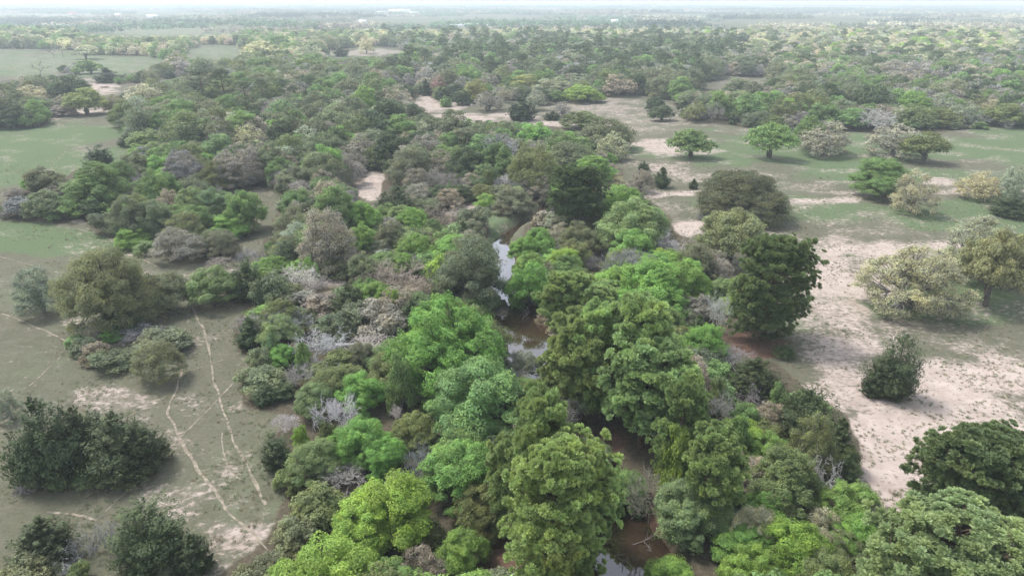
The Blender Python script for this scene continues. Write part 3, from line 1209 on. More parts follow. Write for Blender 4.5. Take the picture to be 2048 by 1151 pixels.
def wood_points(y0, y1, half, step, r):
    pts = []
    y = y0
    while y < y1:
        hw = half(y)
        n = int(2 * hw / step)
        xs = -hw + (np.arange(n) + .5) * step + r.uniform(-.42, .42, n) * step
        ys = y + r.uniform(-.42, .42, n) * step
        pts.append(np.stack([xs, ys], 1))
        y += step
    return np.concatenate(pts)


half = lambda y: 26 + y * .80
cand = np.concatenate([wood_points(26, 140, half, 4.1, rng), wood_points(140, 330, half, 5.4, rng), wood_points(330, 700, half, 8.2, rng), wood_points(700, 1150, half, 11.0, rng)])
cpx, cpy = to_px(cand[:, 0], cand[:, 1], np.zeros(len(cand)))
op = is_open(cpx, cpy)
cand, cpx, cpy = cand[~op], cpx[~op], cpy[~op]
dcr = np.hypot(cand[:, None, 0] - CS[None, ::4, 0], cand[:, None, 1] - CS[None, ::4, 1])
near_cr = (dcr - CW[None, ::4] - 0.3).min(1) < 0
cand, cpx, cpy = cand[~near_cr], cpx[~near_cr], cpy[~near_cr]
# outside the olive oak group etc. the pasture stays open

HX = np.array([t.x for t in trees]); HY = np.array([t.y for t in trees]); HW = np.array([t.w for t in trees]); HH = np.array([t.h for t in trees])
HN = np.array([t.k == 'N' for t in trees])
htx, hty = to_px(HX, HY, HH)
_, hby = to_px(HX, HY, np.zeros(len(HX)))
hwp = HW * FPX / np.hypot(HY, CAM_H)
hlow = hty + (hby - hty) * .5
order = np.argsort(cand[:, 1])
for i in order:
    x, y = cand[i]
    mix = region_mix(cpx[i], cpy[i], y)
    wts = np.array([m[2] for m in mix], float)
    # neighbours tend to be alike
    nz = sn(np.array([x]), np.array([y]), 21, 70 if y < 330 else 160, 1)[0] * 2.2
    cyc = np.exp(.9 * np.cos(np.arange(len(mix)) * 2.1 + nz * 2))
    m = mix[rng.choice(len(mix), p=wts * cyc / (wts * cyc).sum())]
    k = m[0]
    w = {'P': 8, 'C': 5.5, 'B': 10, 'O': 11.5, 'D': 12, 'T': 10, 'N': 8, 'S': 5.5}[k] * rng.uniform(.75, 1.4) * (1.0 if y > 250 else .86)
    if y > 330:
        w *= 1.12 if k != 'S' else 1.5
    h = min(w * DEF_ASPECT[k] * rng.uniform(.85, 1.15), MAXH[k] * .95)
    dd = np.hypot(HX - x, HY - y)
    if (dd < (HW + w) * np.where(HN, .36, .23)).any():
        if rng.rand() < .6:
            continue
        k, w = 'S', 3.5
        if (dd < (HW * .5)).any():
            continue
    ok = False
    for att in range(4):
        tx, ty = to_px(np.array([x]), np.array([y]), np.array([h]))
        wp = w * FPX / math.hypot(y, CAM_H)
        bad = (HY > y) & (np.abs(htx - tx[0]) < (hwp * .42 + wp * .42)) & (ty[0] < hlow) & (cpy[i] > hty)
        hp = cpy[i] - ty[0]
        qx = tx[0] + wp * np.array([0, 0, -.3, .3, -.48, .48]); qy = ty[0] + hp * np.array([.04, .25, .22, .22, .55, .55])
        if bad.any() or is_open(qx, qy).any():
            h *= .66; w *= .8
            if h < 2.8:
                if k not in 'SC':
                    k = 'S'
                if h < 1.6:
                    break
            continue
        ok = True
        break
    if not ok:
        continue
    if k in 'BOTPD' and h < 3.6:
        k = 'S'
    c = m[1]
    if k == 'S' and c in ('ga', 'vi', 'wh'):
        c = 'gg'
    trees.append(mk(k, x, y, w, h, c))
print('trees', len(trees), 'hand', n_hand)

zz = height(np.array([t.x for t in trees]), np.array([t.y for t in trees]))
for t, z in zip(trees, zz):
    t.z = float(z)
    (ax,), (ay,) = to_px(np.array([t.x]), np.array([t.y]), np.array([t.z + t.h * .6]))
    t.rx, t.ry0 = ax, ay
    t.size = t.h * FPX / math.hypot(t.y, CAM_H)
    wp = t.w * FPX / math.hypot(t.y, CAM_H)
    t.vis = (-wp * .4 < ax < 2048 + wp * .4) and (ay < 1151 + t.size * .45) and t.y > 5

# rough test of what is hidden: a coarse picture of which tree is in front
BW, BH = 512, 288
buf = np.full((BH, BW), -1, int)
order = sorted(range(len(trees)), key=lambda i: -trees[i].y)
for i in order:
    t = trees[i]
    (tx,), (ty,) = to_px(np.array([t.x]), np.array([t.y]), np.array([t.z + t.h]))
    (bx,), (by,) = to_px(np.array([t.x]), np.array([t.y]), np.array([t.z + .1 * t.h]))
    wp = t.w * FPX / math.hypot(t.y, CAM_H)
    cx_, cy_, a, b = t.rx / 4, (ty + by) / 8, wp / 8 * .9, max((by - ty) / 8, .6)
    x0, x1, y0, y1 = int(cx_ - a), int(cx_ + a) + 1, int(cy_ - b), int(cy_ + b) + 1
    if x1 < 0 or y1 < 0 or x0 >= BW or y0 >= BH:
        continue
    x0, y0, x1, y1 = max(x0, 0), max(y0, 0), min(x1, BW), min(y1, BH)
    if x1 <= x0 or y1 <= y0:
        continue
    yy, xx = np.mgrid[y0:y1, x0:x1]
    msk = ((xx + .5 - cx_) / max(a, .5)) ** 2 + ((yy + .5 - cy_) / b) ** 2 < 1
    sub = buf[y0:y1, x0:x1]
    sub[msk] = i
vis_cnt = np.bincount(buf[buf >= 0].ravel(), minlength=len(trees))

PER_KIND = 290
single = set()
for k in KINDS:
    ids = [i for i, t in enumerate(trees) if t.k == k and t.vis and vis_cnt[i] >= 3 and (t.y < 900)]
    ids.sort(key=lambda i: (not trees[i].hand, -vis_cnt[i]))
    single.update(ids[:{'D': 240, 'O': 50}.get(k, PER_KIND)])
print('single', len(single))

# ------------------------------------------------------------------ labels
KW = {'P': 'pine', 'C': 'cedar', 'B': 'leafy tree', 'O': 'oak', 'D': 'dense oak', 'T': 'budding tree', 'N': 'leafless tree', 'S': 'shrub'}
lms = [t for t in trees[:n_hand] if t.lm]
LX = np.array([t.x for t in lms]); LY = np.array([t.y for t in lms])


def size_word(t):
    a = {'P': 13, 'C': 7.5, 'B': 8.5, 'O': 8, 'D': 8, 'T': 8, 'N': 6.5, 'S': 3}[t.k]
    return 'small ' if t.h < a * .72 else 'tall ' if t.h > a * 1.25 else ''


ORD = ['', 'second ', 'third ', 'fourth ', 'fifth ', 'sixth ', 'seventh ', 'eighth ', 'ninth ', 'tenth ', 'eleventh ', 'twelfth ']
buckets = {}
for i in sorted(single):
    t = trees[i]
    if t.label:
        continue
    dx, dy = t.x - LX, t.y - LY
    # distance as it looks in the picture: depth counts less
    d = np.hypot(dx, dy * .6)
    j = int(d.argmin())
    if dy[j] > abs(dx[j]) * 1.2:
        rel = 'behind'
    elif -dy[j] > abs(dx[j]) * 1.2:
        rel = 'in front of'
    else:
        rel = 'left of' if dx[j] < 0 else 'right of'
    col = PAL[t.c][1]
    key = (size_word(t), col, t.k, rel, j)
    buckets.setdefault(key, []).append((d[j], i))
labels = {}
for (sw, col, k, rel, j), lst in buckets.items():
    lst.sort()
    for r_, (d_, i) in enumerate(lst):
        if r_ < len(ORD):
            labels[i] = (f"{ORD[r_]}{'nearest ' if len(lst) > 1 and r_ == 0 else ''}{sw}{col} {KW[k]} {rel} the {lms[j].lm}", None)
        else:
            labels[i] = (f"{sw}{col} {KW[k]} among those well {rel} the {lms[j].lm}", f"{sw}{col} {KW[k]}s well {rel} the {lms[j].lm}")
GROUPS = {'P': 'pines of the creek wood', 'C': 'dark cedars of the pastures and the wood', 'B': 'leafy green trees of the wood', 'O': 'oaks of the wood and pastures', 'D': 'oaks of the wood and pastures',
          'T': 'budding trees of the wood and pastures', 'N': 'leafless trees of the wood', 'S': 'shrubs of the wood and its edge'}


# ------------------------------------------------------------------ place the single trees
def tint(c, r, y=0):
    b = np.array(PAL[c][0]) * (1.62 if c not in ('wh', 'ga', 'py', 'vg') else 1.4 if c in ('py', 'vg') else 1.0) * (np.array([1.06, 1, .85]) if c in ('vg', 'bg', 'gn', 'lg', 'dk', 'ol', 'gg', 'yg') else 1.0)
    b = b * np.interp(y, [300, 700], [1.0, {'ye': 1.3, 'pa': 1.4, 'tn': 1.55, 'vi': 1.35}.get(c, 1.3)])  # far crowns brightened: haze paleness put into the tint
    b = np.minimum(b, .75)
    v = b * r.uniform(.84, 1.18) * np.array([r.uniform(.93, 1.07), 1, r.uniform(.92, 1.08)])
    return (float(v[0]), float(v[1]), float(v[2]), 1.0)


rr_ = np.random.RandomState(99)
for i in sorted(single, key=lambda i: trees[i].y):
    t = trees[i]
    nm, cat, bw, bh, nv, ml, mb = KINDS[t.k]
    px_h = t.size / 2            # height in the 1024 px render
    dist = math.hypot(t.y, CAM_H)
    v = rr_.randint(nv)
    if t.lm == 'dark pine over red litter': v = 0
    if t.lm == 'gnarled dead tree': v = 2
    if t.lm in ('white drooping dead tree', 'bushy bare tree between cedars'): v = 5
    if t.lm in ('broom-like bare tree', 'upright grey bare tree', 'slender white snag'): v = 3
    lod = 'N' if dist < 210 else 'M' if dist < 520 else 'F'
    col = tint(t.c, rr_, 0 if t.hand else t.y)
    if t.k == 'N' and t.c == 'tn':
        col = (.42, .37, .31, 1)
    if t.k == 'N' and t.c == 'pa':
        col = (.36, .36, .29, 1)
    lab, grp = (t.label, None) if t.label else labels[i]
    grp = grp or GROUPS[t.k]
    sx = t.w / bw * (1.12 if t.k == 'B' and t.hand else 1.15 if t.k == 'N' else 1.0 if t.k == 'P' else 1.04)
    sc_ = (sx * rr_.uniform(.92, 1.08), sx, t.h / bh)
    rot = rr_.rand() * 2 * pi
    if lod == 'N' and t.k in 'PCBOTD' and t.w / bw > 1.25:
        lod = 'H'
        f_ = {'P': (1.45, 1.3), 'C': (1.5, 1.4)}.get(t.k, (1.55, 1.55))
        sc_ = (sc_[0] / f_[0], sc_[1] / f_[0], sc_[2] / f_[1])
    if lod in 'HNM' and (px_h > 16 or t.hand):
        e = bpy.data.objects.new(nm, None)
        e.empty_display_size = .5
        COL.objects.link(e)
        mt, mc = proto(t.k, lod, v)
        a = link('stem' if t.k == 'S' else 'trunk', mt, e)
        b = link('foliage' if t.k == 'S' else 'twigs' if t.k == 'N' else 'crown', mc, e)
        a.color = b.color = col
    else:
        e = link(nm, proto(t.k, 'MJ' if lod != 'F' else 'F', v % 3)[0])
        e.color = col
    e.location = (t.x, t.y, t.z - .05)
    e.rotation_euler = (0, 0, rot)
    e.scale = sc_
    e['label'] = lab; e['category'] = cat; e['group'] = grp

# ------------------------------------------------------------------ the rest of the wood: one mass, scattered on points
def scatter(name, objs, P, idx, rot, scl, tnt, label):
    me = bpy.data.meshes.new(name)
    me.vertices.add(len(P))
    me.vertices.foreach_set('co', P.astype(np.float32).ravel())
    for nm_, ty, dat in (('idx', 'INT', idx.astype(np.int32)), ('rz', 'FLOAT', rot.astype(np.float32)), ('scl', 'FLOAT_VECTOR', scl.astype(np.float32)), ('tint', 'FLOAT_COLOR', tnt.astype(np.float32))):
        a = me.attributes.new(nm_, ty, 'POINT')
        a.data.foreach_set({'FLOAT_VECTOR': 'vector', 'FLOAT_COLOR': 'color'}.get(ty, 'value'), dat.ravel())
    me.update()
    col = bpy.data.collections.new(name + '_kinds')
    for i, m in enumerate(objs):
        o = bpy.data.objects.new('%s_kind_%03d' % (name, i), m)
        col.objects.link(o)
    ng = bpy.data.node_groups.new(name, 'GeometryNodeTree')
    ng.interface.new_socket('Geometry', in_out='INPUT', socket_type='NodeSocketGeometry')
    ng.interface.new_socket('Geometry', in_out='OUTPUT', socket_type='NodeSocketGeometry')
    N, L = ng.nodes, ng.links
    gi = N.new('NodeGroupInput'); go = N.new('NodeGroupOutput')
    ci = N.new('GeometryNodeCollectionInfo')
    ci.inputs['Collection'].default_value = col
    ci.inputs['Separate Children'].default_value = True
    ci.inputs['Reset Children'].default_value = True
    ip = N.new('GeometryNodeInstanceOnPoints')
    ip.inputs['Pick Instance'].default_value = True

    def na(nm_, ty):
        n = N.new('GeometryNodeInputNamedAttribute'); n.data_type = ty
        n.inputs['Name'].default_value = nm_
        return next(s for s in n.outputs if s.enabled and s.name == 'Attribute')
    cx = N.new('ShaderNodeCombineXYZ')
    L.new(na('rz', 'FLOAT'), cx.inputs['Z'])
    er = N.new('FunctionNodeEulerToRotation')
    L.new(cx.outputs[0], er.inputs[0])
    L.new(gi.outputs[0], ip.inputs['Points'])
    L.new(ci.outputs[0], ip.inputs['Instance'])
    L.new(na('idx', 'INT'), ip.inputs['Instance Index'])
    L.new(er.outputs[0], ip.inputs['Rotation'])
    L.new(na('scl', 'FLOAT_VECTOR'), ip.inputs['Scale'])
    L.new(ip.outputs[0], go.inputs[0])
    o = link(name, me, kind='stuff', label=label)
    md = o.modifiers.new('scatter', 'NODES')
    md.node_group = ng
    return o


protos_i = []
pidx = {}
for k in KINDS:
    for lod in ('MI', 'FI'):
        for v in range(3):
            pidx[(k, lod, v)] = len(protos_i)
            protos_i.append(proto(k, lod, v)[0])
rest = [t for i, t in enumerate(trees) if i not in single and not t.hand]
P = np.array([[t.x, t.y, t.z - .05] for t in rest])
idx, rot, scl, tn_ = [], [], [], []
for t in rest:
    nm, cat, bw, bh, nv, ml, mb = KINDS[t.k]
    idx.append(pidx[(t.k, 'MI' if t.y < 420 else 'FI', rr_.randint(3))])
    rot.append(rr_.rand() * 6.283)
    scl.append([t.w / bw, t.w / bw, t.h / bh])
    tn_.append(tint(t.c, rr_, t.y))
scatter('woodland', protos_i, P, np.array(idx), np.array(rot), np.array(scl), np.array(tn_), 'mixed wood of green, grey and tan crowns filling the ground between the single trees')

# far groves: many little crowns in each mesh, laid out to the horizon
def grove(seed, n, size, stretch=1.0):
    r = np.random.RandomState(seed)
    g = Geo()
    c = (r.rand(n, 2) - .5) * size
    w = r.uniform(9, 17, n); h = w * r.uniform(.65, .95, n)
    m = 26
    ii = np.repeat(np.arange(n), m)
    d = sph(r, len(ii)); d[:, 2] = np.abs(d[:, 2])
    lump = 1 + .2 * np.sin(d[:, 0] * 5 + ii) + .2 * np.sin(d[:, 1] * 6 + ii * 2)
    rad = r.uniform(.7, 1, len(ii)) * lump
    pos = np.stack([c[ii, 0] + d[:, 0] * w[ii] * .5 * rad, c[ii, 1] + d[:, 1] * w[ii] * .5 * rad, h[ii] * (.3 + .68 * d[:, 2] * rad)], 1)
    nn = nrm(d + r.normal(size=d.shape) * .35 + [0, 0, .2])
    kind = r.rand(n)
    tone = np.where(kind < .35, .62, np.where(kind < .7, 1.0, 1.45)) * r.uniform(.85, 1.15, n)
    leaves(g, pos, nn, r.uniform(2.2, 3.8, len(ii)), tone[ii] * r.uniform(.8, 1.2, len(ii)), r, quad=False, aspect=1.2)
    return g.mesh('grove', [LEAF_I])


groves = [grove(500 + i, [120, 150, 95, 60][i % 4], 150) for i in range(8)]
r = np.random.RandomState(12)
pts, tns, sc_, ix = [], [], [], []
y = 1170.0
FAR_PAL = {'ye': (.44, .43, .33), 'gn': (.14, .23, .14), 'dk': (.07, .11, .085), 'tn': (.38, .36, .30), 'gg': (.19, .24, .19)}  # paler grove colours, part of the haze is painted into them
while y < 15000:
    stp = 120 if y < 4000 else 200
    hw = y * .82 + 60
    n = int(2 * hw / stp)
    xs = -hw + (np.arange(n) + .5) * stp + r.uniform(-30, 30, n)
    ys = y + r.uniform(-40, 40, n)
    px, py = to_px(xs, ys, np.zeros(n))
    o_ = is_open(px, py)
    # fields among the woods: more of them on the left
    f = sn(xs, ys, 33, 900, 3) + sn(xs, ys * .7, 35, 2600, 2) * .6
    lim = np.where(xs < -.1 * ys, -.05, .4)
    keep = ~o_ & (f < lim)
    # bands of colour
    b1 = sn(xs * .5, ys, 41, 1200, 2); b2 = sn(xs, ys, 43, 500, 2)
    for x_, y_, p_, q_, a_, b_ in zip(xs[keep], ys[keep], px[keep], py[keep], b1[keep], b2[keep]):
        right = p_ > 1250
        s = a_ + .5 * b_
        if right and 30 < q_ < 100:
            c = 'ye' if s > -.25 else ('gg' if s > -.6 else 'dk')
        elif q_ > 72 and p_ > 620:
            c = 'ye' if s > -.35 else 'gg'
        else:
            c = 'gn' if s < -.15 else 'tn' if s < .15 else 'gg' if s < .5 else 'dk'
        v = np.array(FAR_PAL[c]) * r.uniform(.8, 1.2)
        pts.append((x_, y_)); tns.append((*v, 1))
        k = stp / 150 * r.uniform(.95, 1.2) * 1.1
        sc_.append((k, k, 1.0 * r.uniform(.8, 1.15) * (1 if y_ < 5000 else 1.3))); ix.append(r.randint(len(groves)))
    y += stp
pts = np.array(pts)
gz = height(pts[:, 0], pts[:, 1]) - .8
scatter('far_woodland', groves, np.column_stack([pts, gz]), np.array(ix), r.rand(len(pts)) * 6.283, np.array(sc_), np.array(tns), 'hazy far-off woods reaching to the flat horizon')
print('groves', len(pts))


# ------------------------------------------------------------------ ground: one sheet to the horizon
BARE_SPOTS = [  # x, y, half width, half height (photo pixels on the ground), strength
    (1690, 560, 110, 45, .75), (1800, 497, 150, 18, .65), (1650, 610, 90, 50, .5), (1700, 700, 110, 50, .55), (1900, 790, 190, 80, .75), (1800, 900, 110, 90, 1.0), (1870, 850, 120, 70, .9), (1780, 1000, 90, 60, .8), (1980, 760, 120, 60, .6),
    (1930, 900, 120, 120, .8), (1640, 482, 80, 10, .55), (1730, 462, 90, 9, .3), (1640, 402, 80, 9, .7), (1720, 430, 60, 8, .45), (1385, 462, 45, 16, .95), (1560, 790, 60, 50, .3), (1700, 780, 90, 40, .6),
    (1400, 385, 120, 6, 1.0), (1330, 384, 60, 7, .95), (1320, 298, 60, 22, .75), (1410, 300, 35, 16, .55), (1300, 240, 110, 28, .45), (1460, 355, 120, 10, .5), (1340, 340, 60, 14, .55),
    (1690, 362, 90, 4, .45), (1690, 385, 90, 4, .55), (1870, 365, 45, 9, .75), (1900, 385, 80, 5, .6), (1990, 432, 60, 4, .5), (1960, 690, 110, 35, .35), (1500, 700, 40, 10, .2), (1660, 850, 50, 60, .55),
    (870, 207, 60, 20, .75), (960, 235, 160, 9, .7), (1120, 245, 120, 8, .7), (1190, 215, 100, 22, .5), (1060, 195, 60, 12, .5), (740, 370, 40, 36, .85), (920, 422, 75, 14, .7), (650, 565, 50, 10, .6), (725, 213, 30, 8, .7),
    (215, 792, 75, 26, .5), (385, 560, 70, 14, .5), (300, 512, 60, 12, .45), (60, 700, 100, 30, .18), (470, 1060, 75, 28, .6), (500, 1010, 60, 30, .45), (440, 1090, 60, 18, .55), (450, 920, 100, 40, .2), (380, 800, 40, 25, .35), (120, 650, 120, 30, .15),
    (165, 440, 30, 9, 1.0), (190, 175, 55, 14, .75), (240, 160, 40, 9, .8), (140, 222, 70, 9, .75), (200, 218, 60, 8, .7), (340, 150, 80, 7, .5), (100, 225, 18, 14, .8), (510, 430, 20, 40, .3), (520, 385, 40, 10, .4),
    (1470, 168, 90, 12, .3), (740, 104, 90, 8, .55), (430, 560, 40, 20, .4), (280, 610, 100, 10, .1), (10, 820, 60, 30, .3), (1340, 430, 30, 30, .35), (2010, 1100, 130, 110, .8), (60, 130, 420, 26, .34), (420, 105, 80, 14, .34), (320, 62, 180, 9, .4), (60, 30, 200, 8, .5)]
GREEN_SPOTS = [
    (60, 320, 330, 70, 1.0), (1700, 300, 420, 34, .95), (2100, 300, 300, 40, .8), (1560, 440, 130, 18, .8), (1650, 430, 220, 30, .55), (1900, 440, 200, 20, .8), (1850, 600, 190, 30, .85), (1900, 625, 160, 22, .8), (1640, 505, 120, 12, .7), (1760, 350, 250, 20, .6),
    (20, 480, 170, 28, .8), (60, 600, 200, 60, .45), (1000, 470, 45, 40, .9), (1000, 500, 35, 40, 1.0), (1385, 318, 40, 5, .9), (1550, 318, 45, 5, .9), (1660, 312, 50, 5, .9), (1800, 325, 90, 7, .9), (1880, 405, 110, 6, .9), (1600, 640, 60, 20, .35), (1400, 420, 70, 20, .35),
    (100, 130, 330, 22, .75), (420, 105, 70, 12, .8), (320, 62, 150, 8, .9), (60, 30, 150, 6, .7), (1380, 420, 60, 14, .3), (1340, 520, 40, 20, .5), (600, 70, 3000, 60, .25)]
LITTER_SPOTS = [(1530, 695, 62, 22, 1.0), (1480, 670, 40, 12, .8), (975, 1120, 70, 50, 1.0), (1300, 1050, 30, 50, .9), (1190, 880, 60, 30, .6), (1075, 690, 25, 12, .5)]


def spots(px, py, lst, noise):
    v = np.zeros(px.shape)
    for (x, y, a, b, s) in lst:
        if lst is BARE_SPOTS and x > 1560 and y > 450:
            s = s * 1.28
            a, b = a * 1.1, b * 1.1
        d = ((px - x) / a) ** 2 + ((py - y) / b) ** 2
        v = np.maximum(v, s * np.clip(1.25 - d * .75 + noise * .55, 0, 1))
    return v


# rows get wider with distance, columns fan out
rows = np.concatenate([np.linspace(-140, 20, 24, endpoint=False), 20 + (np.exp(np.linspace(0, 1, 640) * math.log(26000 / 30)) - 1) * 30])
cols = np.concatenate([np.linspace(-2.4, -.86, 30, endpoint=False), np.linspace(-.86, .86, 440), np.linspace(.86, 2.4, 31)[1:]])
RY, CX = np.meshgrid(rows, cols, indexing='ij')
GXc = CX * (np.abs(RY) * .92 + 32)
GYc = RY
GZ = height(GXc, GYc)
ppx, ppy = to_px(GXc, np.maximum(GYc, 1), np.zeros(GXc.shape))
ppy = np.where(GYc < 30, 1500, ppy)
nz1 = sn(GXc, GYc, 51, 22, 3)
nz2 = sn(GXc, GYc, 52, 60, 3)
far_f = np.clip((GYc - 500) / 1500, 0, 1)
bare_v = spots(ppx, ppy, BARE_SPOTS, nz1)
pasture_r = (ppx > 1240) & (ppy > 258) & (GYc > 0)
bare_v = np.maximum(bare_v, np.clip(nz1 * .35 + np.where(pasture_r, .16, .06), 0, .4))
green_v = spots(ppx, ppy, GREEN_SPOTS, nz2)
green_v = np.clip(green_v + nz2 * .14 + .12, 0, 1)
wood_v = (~is_open(ppx + nz1 * 9 + 4 * sn(GXc, GYc, 55, 5, 2), ppy + nz2 * 5)).astype(float)
wood_v = np.where(ppy > 90, wood_v, 0.3)
for _ in range(2):
    wood_v[1:-1, 1:-1] = (wood_v[1:-1, 1:-1] * 2 + wood_v[:-2, 1:-1] + wood_v[2:, 1:-1] + wood_v[1:-1, :-2] + wood_v[1:-1, 2:]) / 6
litter_v = spots(ppx, ppy, LITTER_SPOTS, nz1)
litter_v = np.maximum(litter_v, np.clip((WATER_Z + .6 - GZ) * 1.2, 0, 1) * .8 * ((ppy > 690) & (np.abs(GXc) < 90) & (GYc > 0)))
nr, nc_ = GXc.shape
ii = np.arange(nr * nc_).reshape(nr, nc_)
F = np.stack([ii[:-1, :-1], ii[:-1, 1:], ii[1:, 1:], ii[1:, :-1]], -1).reshape(-1, 4)


def ground_material():
    m, nt, N, L = mat_new('ground')
    out = N.new('ShaderNodeOutputMaterial')
    pb = N.new('ShaderNodeBsdfPrincipled'); pb.inputs['Roughness'].default_value = .95; pb.inputs['Specular IOR Level'].default_value = .05
    L.new(pb.outputs[0], out.inputs[0])
    geo = N.new('ShaderNodeNewGeometry')

    def attr(n):
        a = N.new('ShaderNodeAttribute'); a.attribute_name = n
        return a.outputs['Fac']

    def noise(scale, detail=4, rough=.6, stretch=None, dist=0.0):
        n = N.new('ShaderNodeTexNoise'); n.inputs['Scale'].default_value = scale; n.inputs['Detail'].default_value = detail; n.inputs['Roughness'].default_value = rough
        n.inputs['Distortion'].default_value = dist
        if stretch:
            mp = N.new('ShaderNodeMapping'); mp.inputs['Scale'].default_value = stretch
            L.new(geo.outputs['Position'], mp.inputs[0]); L.new(mp.outputs[0], n.inputs['Vector'])
        else:
            L.new(geo.outputs['Position'], n.inputs['Vector'])
        return n.outputs['Fac']

    def math_(op, a, b=None, c=None):
        n = N.new('ShaderNodeMath'); n.operation = op
        for i_, v in enumerate((a, b, c)):
            if v is None:
                continue
            if isinstance(v, (int, float)):
                n.inputs[i_].default_value = v
            else:
                L.new(v, n.inputs[i_])
        return n.outputs[0]

    def ramp(f, p0, p1, c0, c1):
        r_ = N.new('ShaderNodeValToRGB')
        r_.color_ramp.elements[0].position = p0; r_.color_ramp.elements[0].color = (*c0, 1)
        r_.color_ramp.elements[1].position = p1; r_.color_ramp.elements[1].color = (*c1, 1)
        L.new(f, r_.inputs[0])
        return r_.outputs[0]

    def mix(f, a, b):
        x = N.new('ShaderNodeMix'); x.data_type = 'RGBA'
        if isinstance(f, (int, float)):
            x.inputs['Factor'].default_value = f
        else:
            L.new(f, x.inputs['Factor'])
        L.new(a, x.inputs['A']); L.new(b, x.inputs['B'])
        return x.outputs['Result']

    def smooth(f, lo, hi):
        n = N.new('ShaderNodeMapRange'); n.interpolation_type = 'SMOOTHSTEP'
        n.inputs[1].default_value = lo; n.inputs[2].default_value = hi
        L.new(f, n.inputs[0])
        return n.outputs[0]
    fine = noise(2.2, 5, .65, (1, 1.0, 1))
    mid = noise(.35, 4, .6)
    big = noise(.05, 4, .6)
    dry = ramp(fine, .3, .7, (.088, .092, .056), (.165, .16, .108))
    dry2 = ramp(mid, .35, .7, (0.088, 0.091, 0.061), (0.144, 0.135, 0.107))
    dryc = mix(.5, dry, dry2)
    grn = ramp(fine, .3, .75, (.078, .115, .054), (.13, .17, .088))
    gf = smooth(math_('ADD', attr('green'), math_('MULTIPLY_ADD', mid, .8, -.4)), .15, .75)
    grass = mix(gf, dryc, grn)
    # sandy soil showing through in specks and patches
    sand = ramp(mid, .3, .75, (0.335, 0.274, 0.233), (0.484, 0.409, 0.358))
    sp = noise(.9, 6, .72, (1.0, 1.35, 1), .3)
    sp2 = noise(.16, 5, .65)
    soft = ramp(fine, .3, .7, (0.186, 0.158, 0.130), (0.279, 0.242, 0.205))
    sf = smooth(math_('ADD', attr('bare'), math_('MULTIPLY_ADD', mid, .9, -.45)), .2, .9)
    grass = mix(math_('MULTIPLY', sf, .85), grass, soft)
    thr = math_('ADD', math_('MULTIPLY', attr('bare'), .5), math_('ADD', math_('MULTIPLY', sp, 1.3), math_('MULTIPLY', sp2, .35)))
    bf = smooth(thr, .98, 1.26)
    col = mix(bf, grass, sand)
    # small dry tufts on the sand
    tf = noise(1.6, 3, .6, (1, 1, 1))
    tuft = math_('MULTIPLY', smooth(tf, .58, .66), .6)
    col = mix(tuft, col, ramp(fine, .3, .7, (0.093, 0.084, 0.056), (0.177, 0.153, 0.102)))
    # leaf litter under the wood
    lit = ramp(fine, .3, .7, (0.056, 0.048, 0.033), (0.130, 0.112, 0.079))
    wf = smooth(math_('ADD', attr('wood'), math_('MULTIPLY_ADD', mid, .5, -.25)), .4, .8)
    col = mix(wf, col, lit)
    red = ramp(fine, .3, .7, (.10, .062, .046), (.18, .112, .082))
    rf = smooth(math_('ADD', attr('litter'), math_('MULTIPLY_ADD', mid, .6, -.3)), .3, .7)
    col = mix(rf, col, red)
    L.new(col, pb.inputs['Base Color'])
    bp = N.new('ShaderNodeBump'); bp.inputs['Strength'].default_value = .5; bp.inputs['Distance'].default_value = .25
    L.new(math_('ADD', fine, math_('MULTIPLY', sp, .8)), bp.inputs['Height'])
    L.new(bp.outputs[0], pb.inputs['Normal'])
    return m


gm = mesh_from('ground', np.stack([GXc.ravel(), GYc.ravel(), GZ.ravel()], 1), F, [ground_material()], smooth=True)
for nme, dat in (('bare', bare_v), ('green', green_v), ('wood', wood_v), ('litter', litter_v)):
    a = gm.attributes.new(nme, 'FLOAT', 'POINT')
    a.data.foreach_set('value', dat.astype(np.float32).ravel())
link('ground', gm, kind='structure', label='flat pasture and woodland floor with green, dry and sandy patches')

# ------------------------------------------------------------------ grass tufts and weeds on the near pastures
def tuft_mesh(seed):
    r = np.random.RandomState(seed)
    g = Geo()
    n = 26
    a = r.rand(n) * 2 * pi
    rad = r.uniform(0, .22, n)
    b = np.stack([np.cos(a) * rad, np.sin(a) * rad, np.zeros(n)], 1)
    lean = r.uniform(.1, .75, n)
    d = nrm(np.stack([np.cos(a) * lean, np.sin(a) * lean, np.ones(n)], 1))
    u = nrm(np.cross(d, sph(r, n))) * .03
    V = np.stack([b - u, b + u, b + d * r.uniform(.14, .38, n)[:, None]], 1).reshape(-1, 3)
    g.add(V, (np.arange(n) * 3)[:, None] + [[0, 1, 2]], r.uniform(.75, 1.25, n))
    return g.mesh('tuft', [LEAF_I])


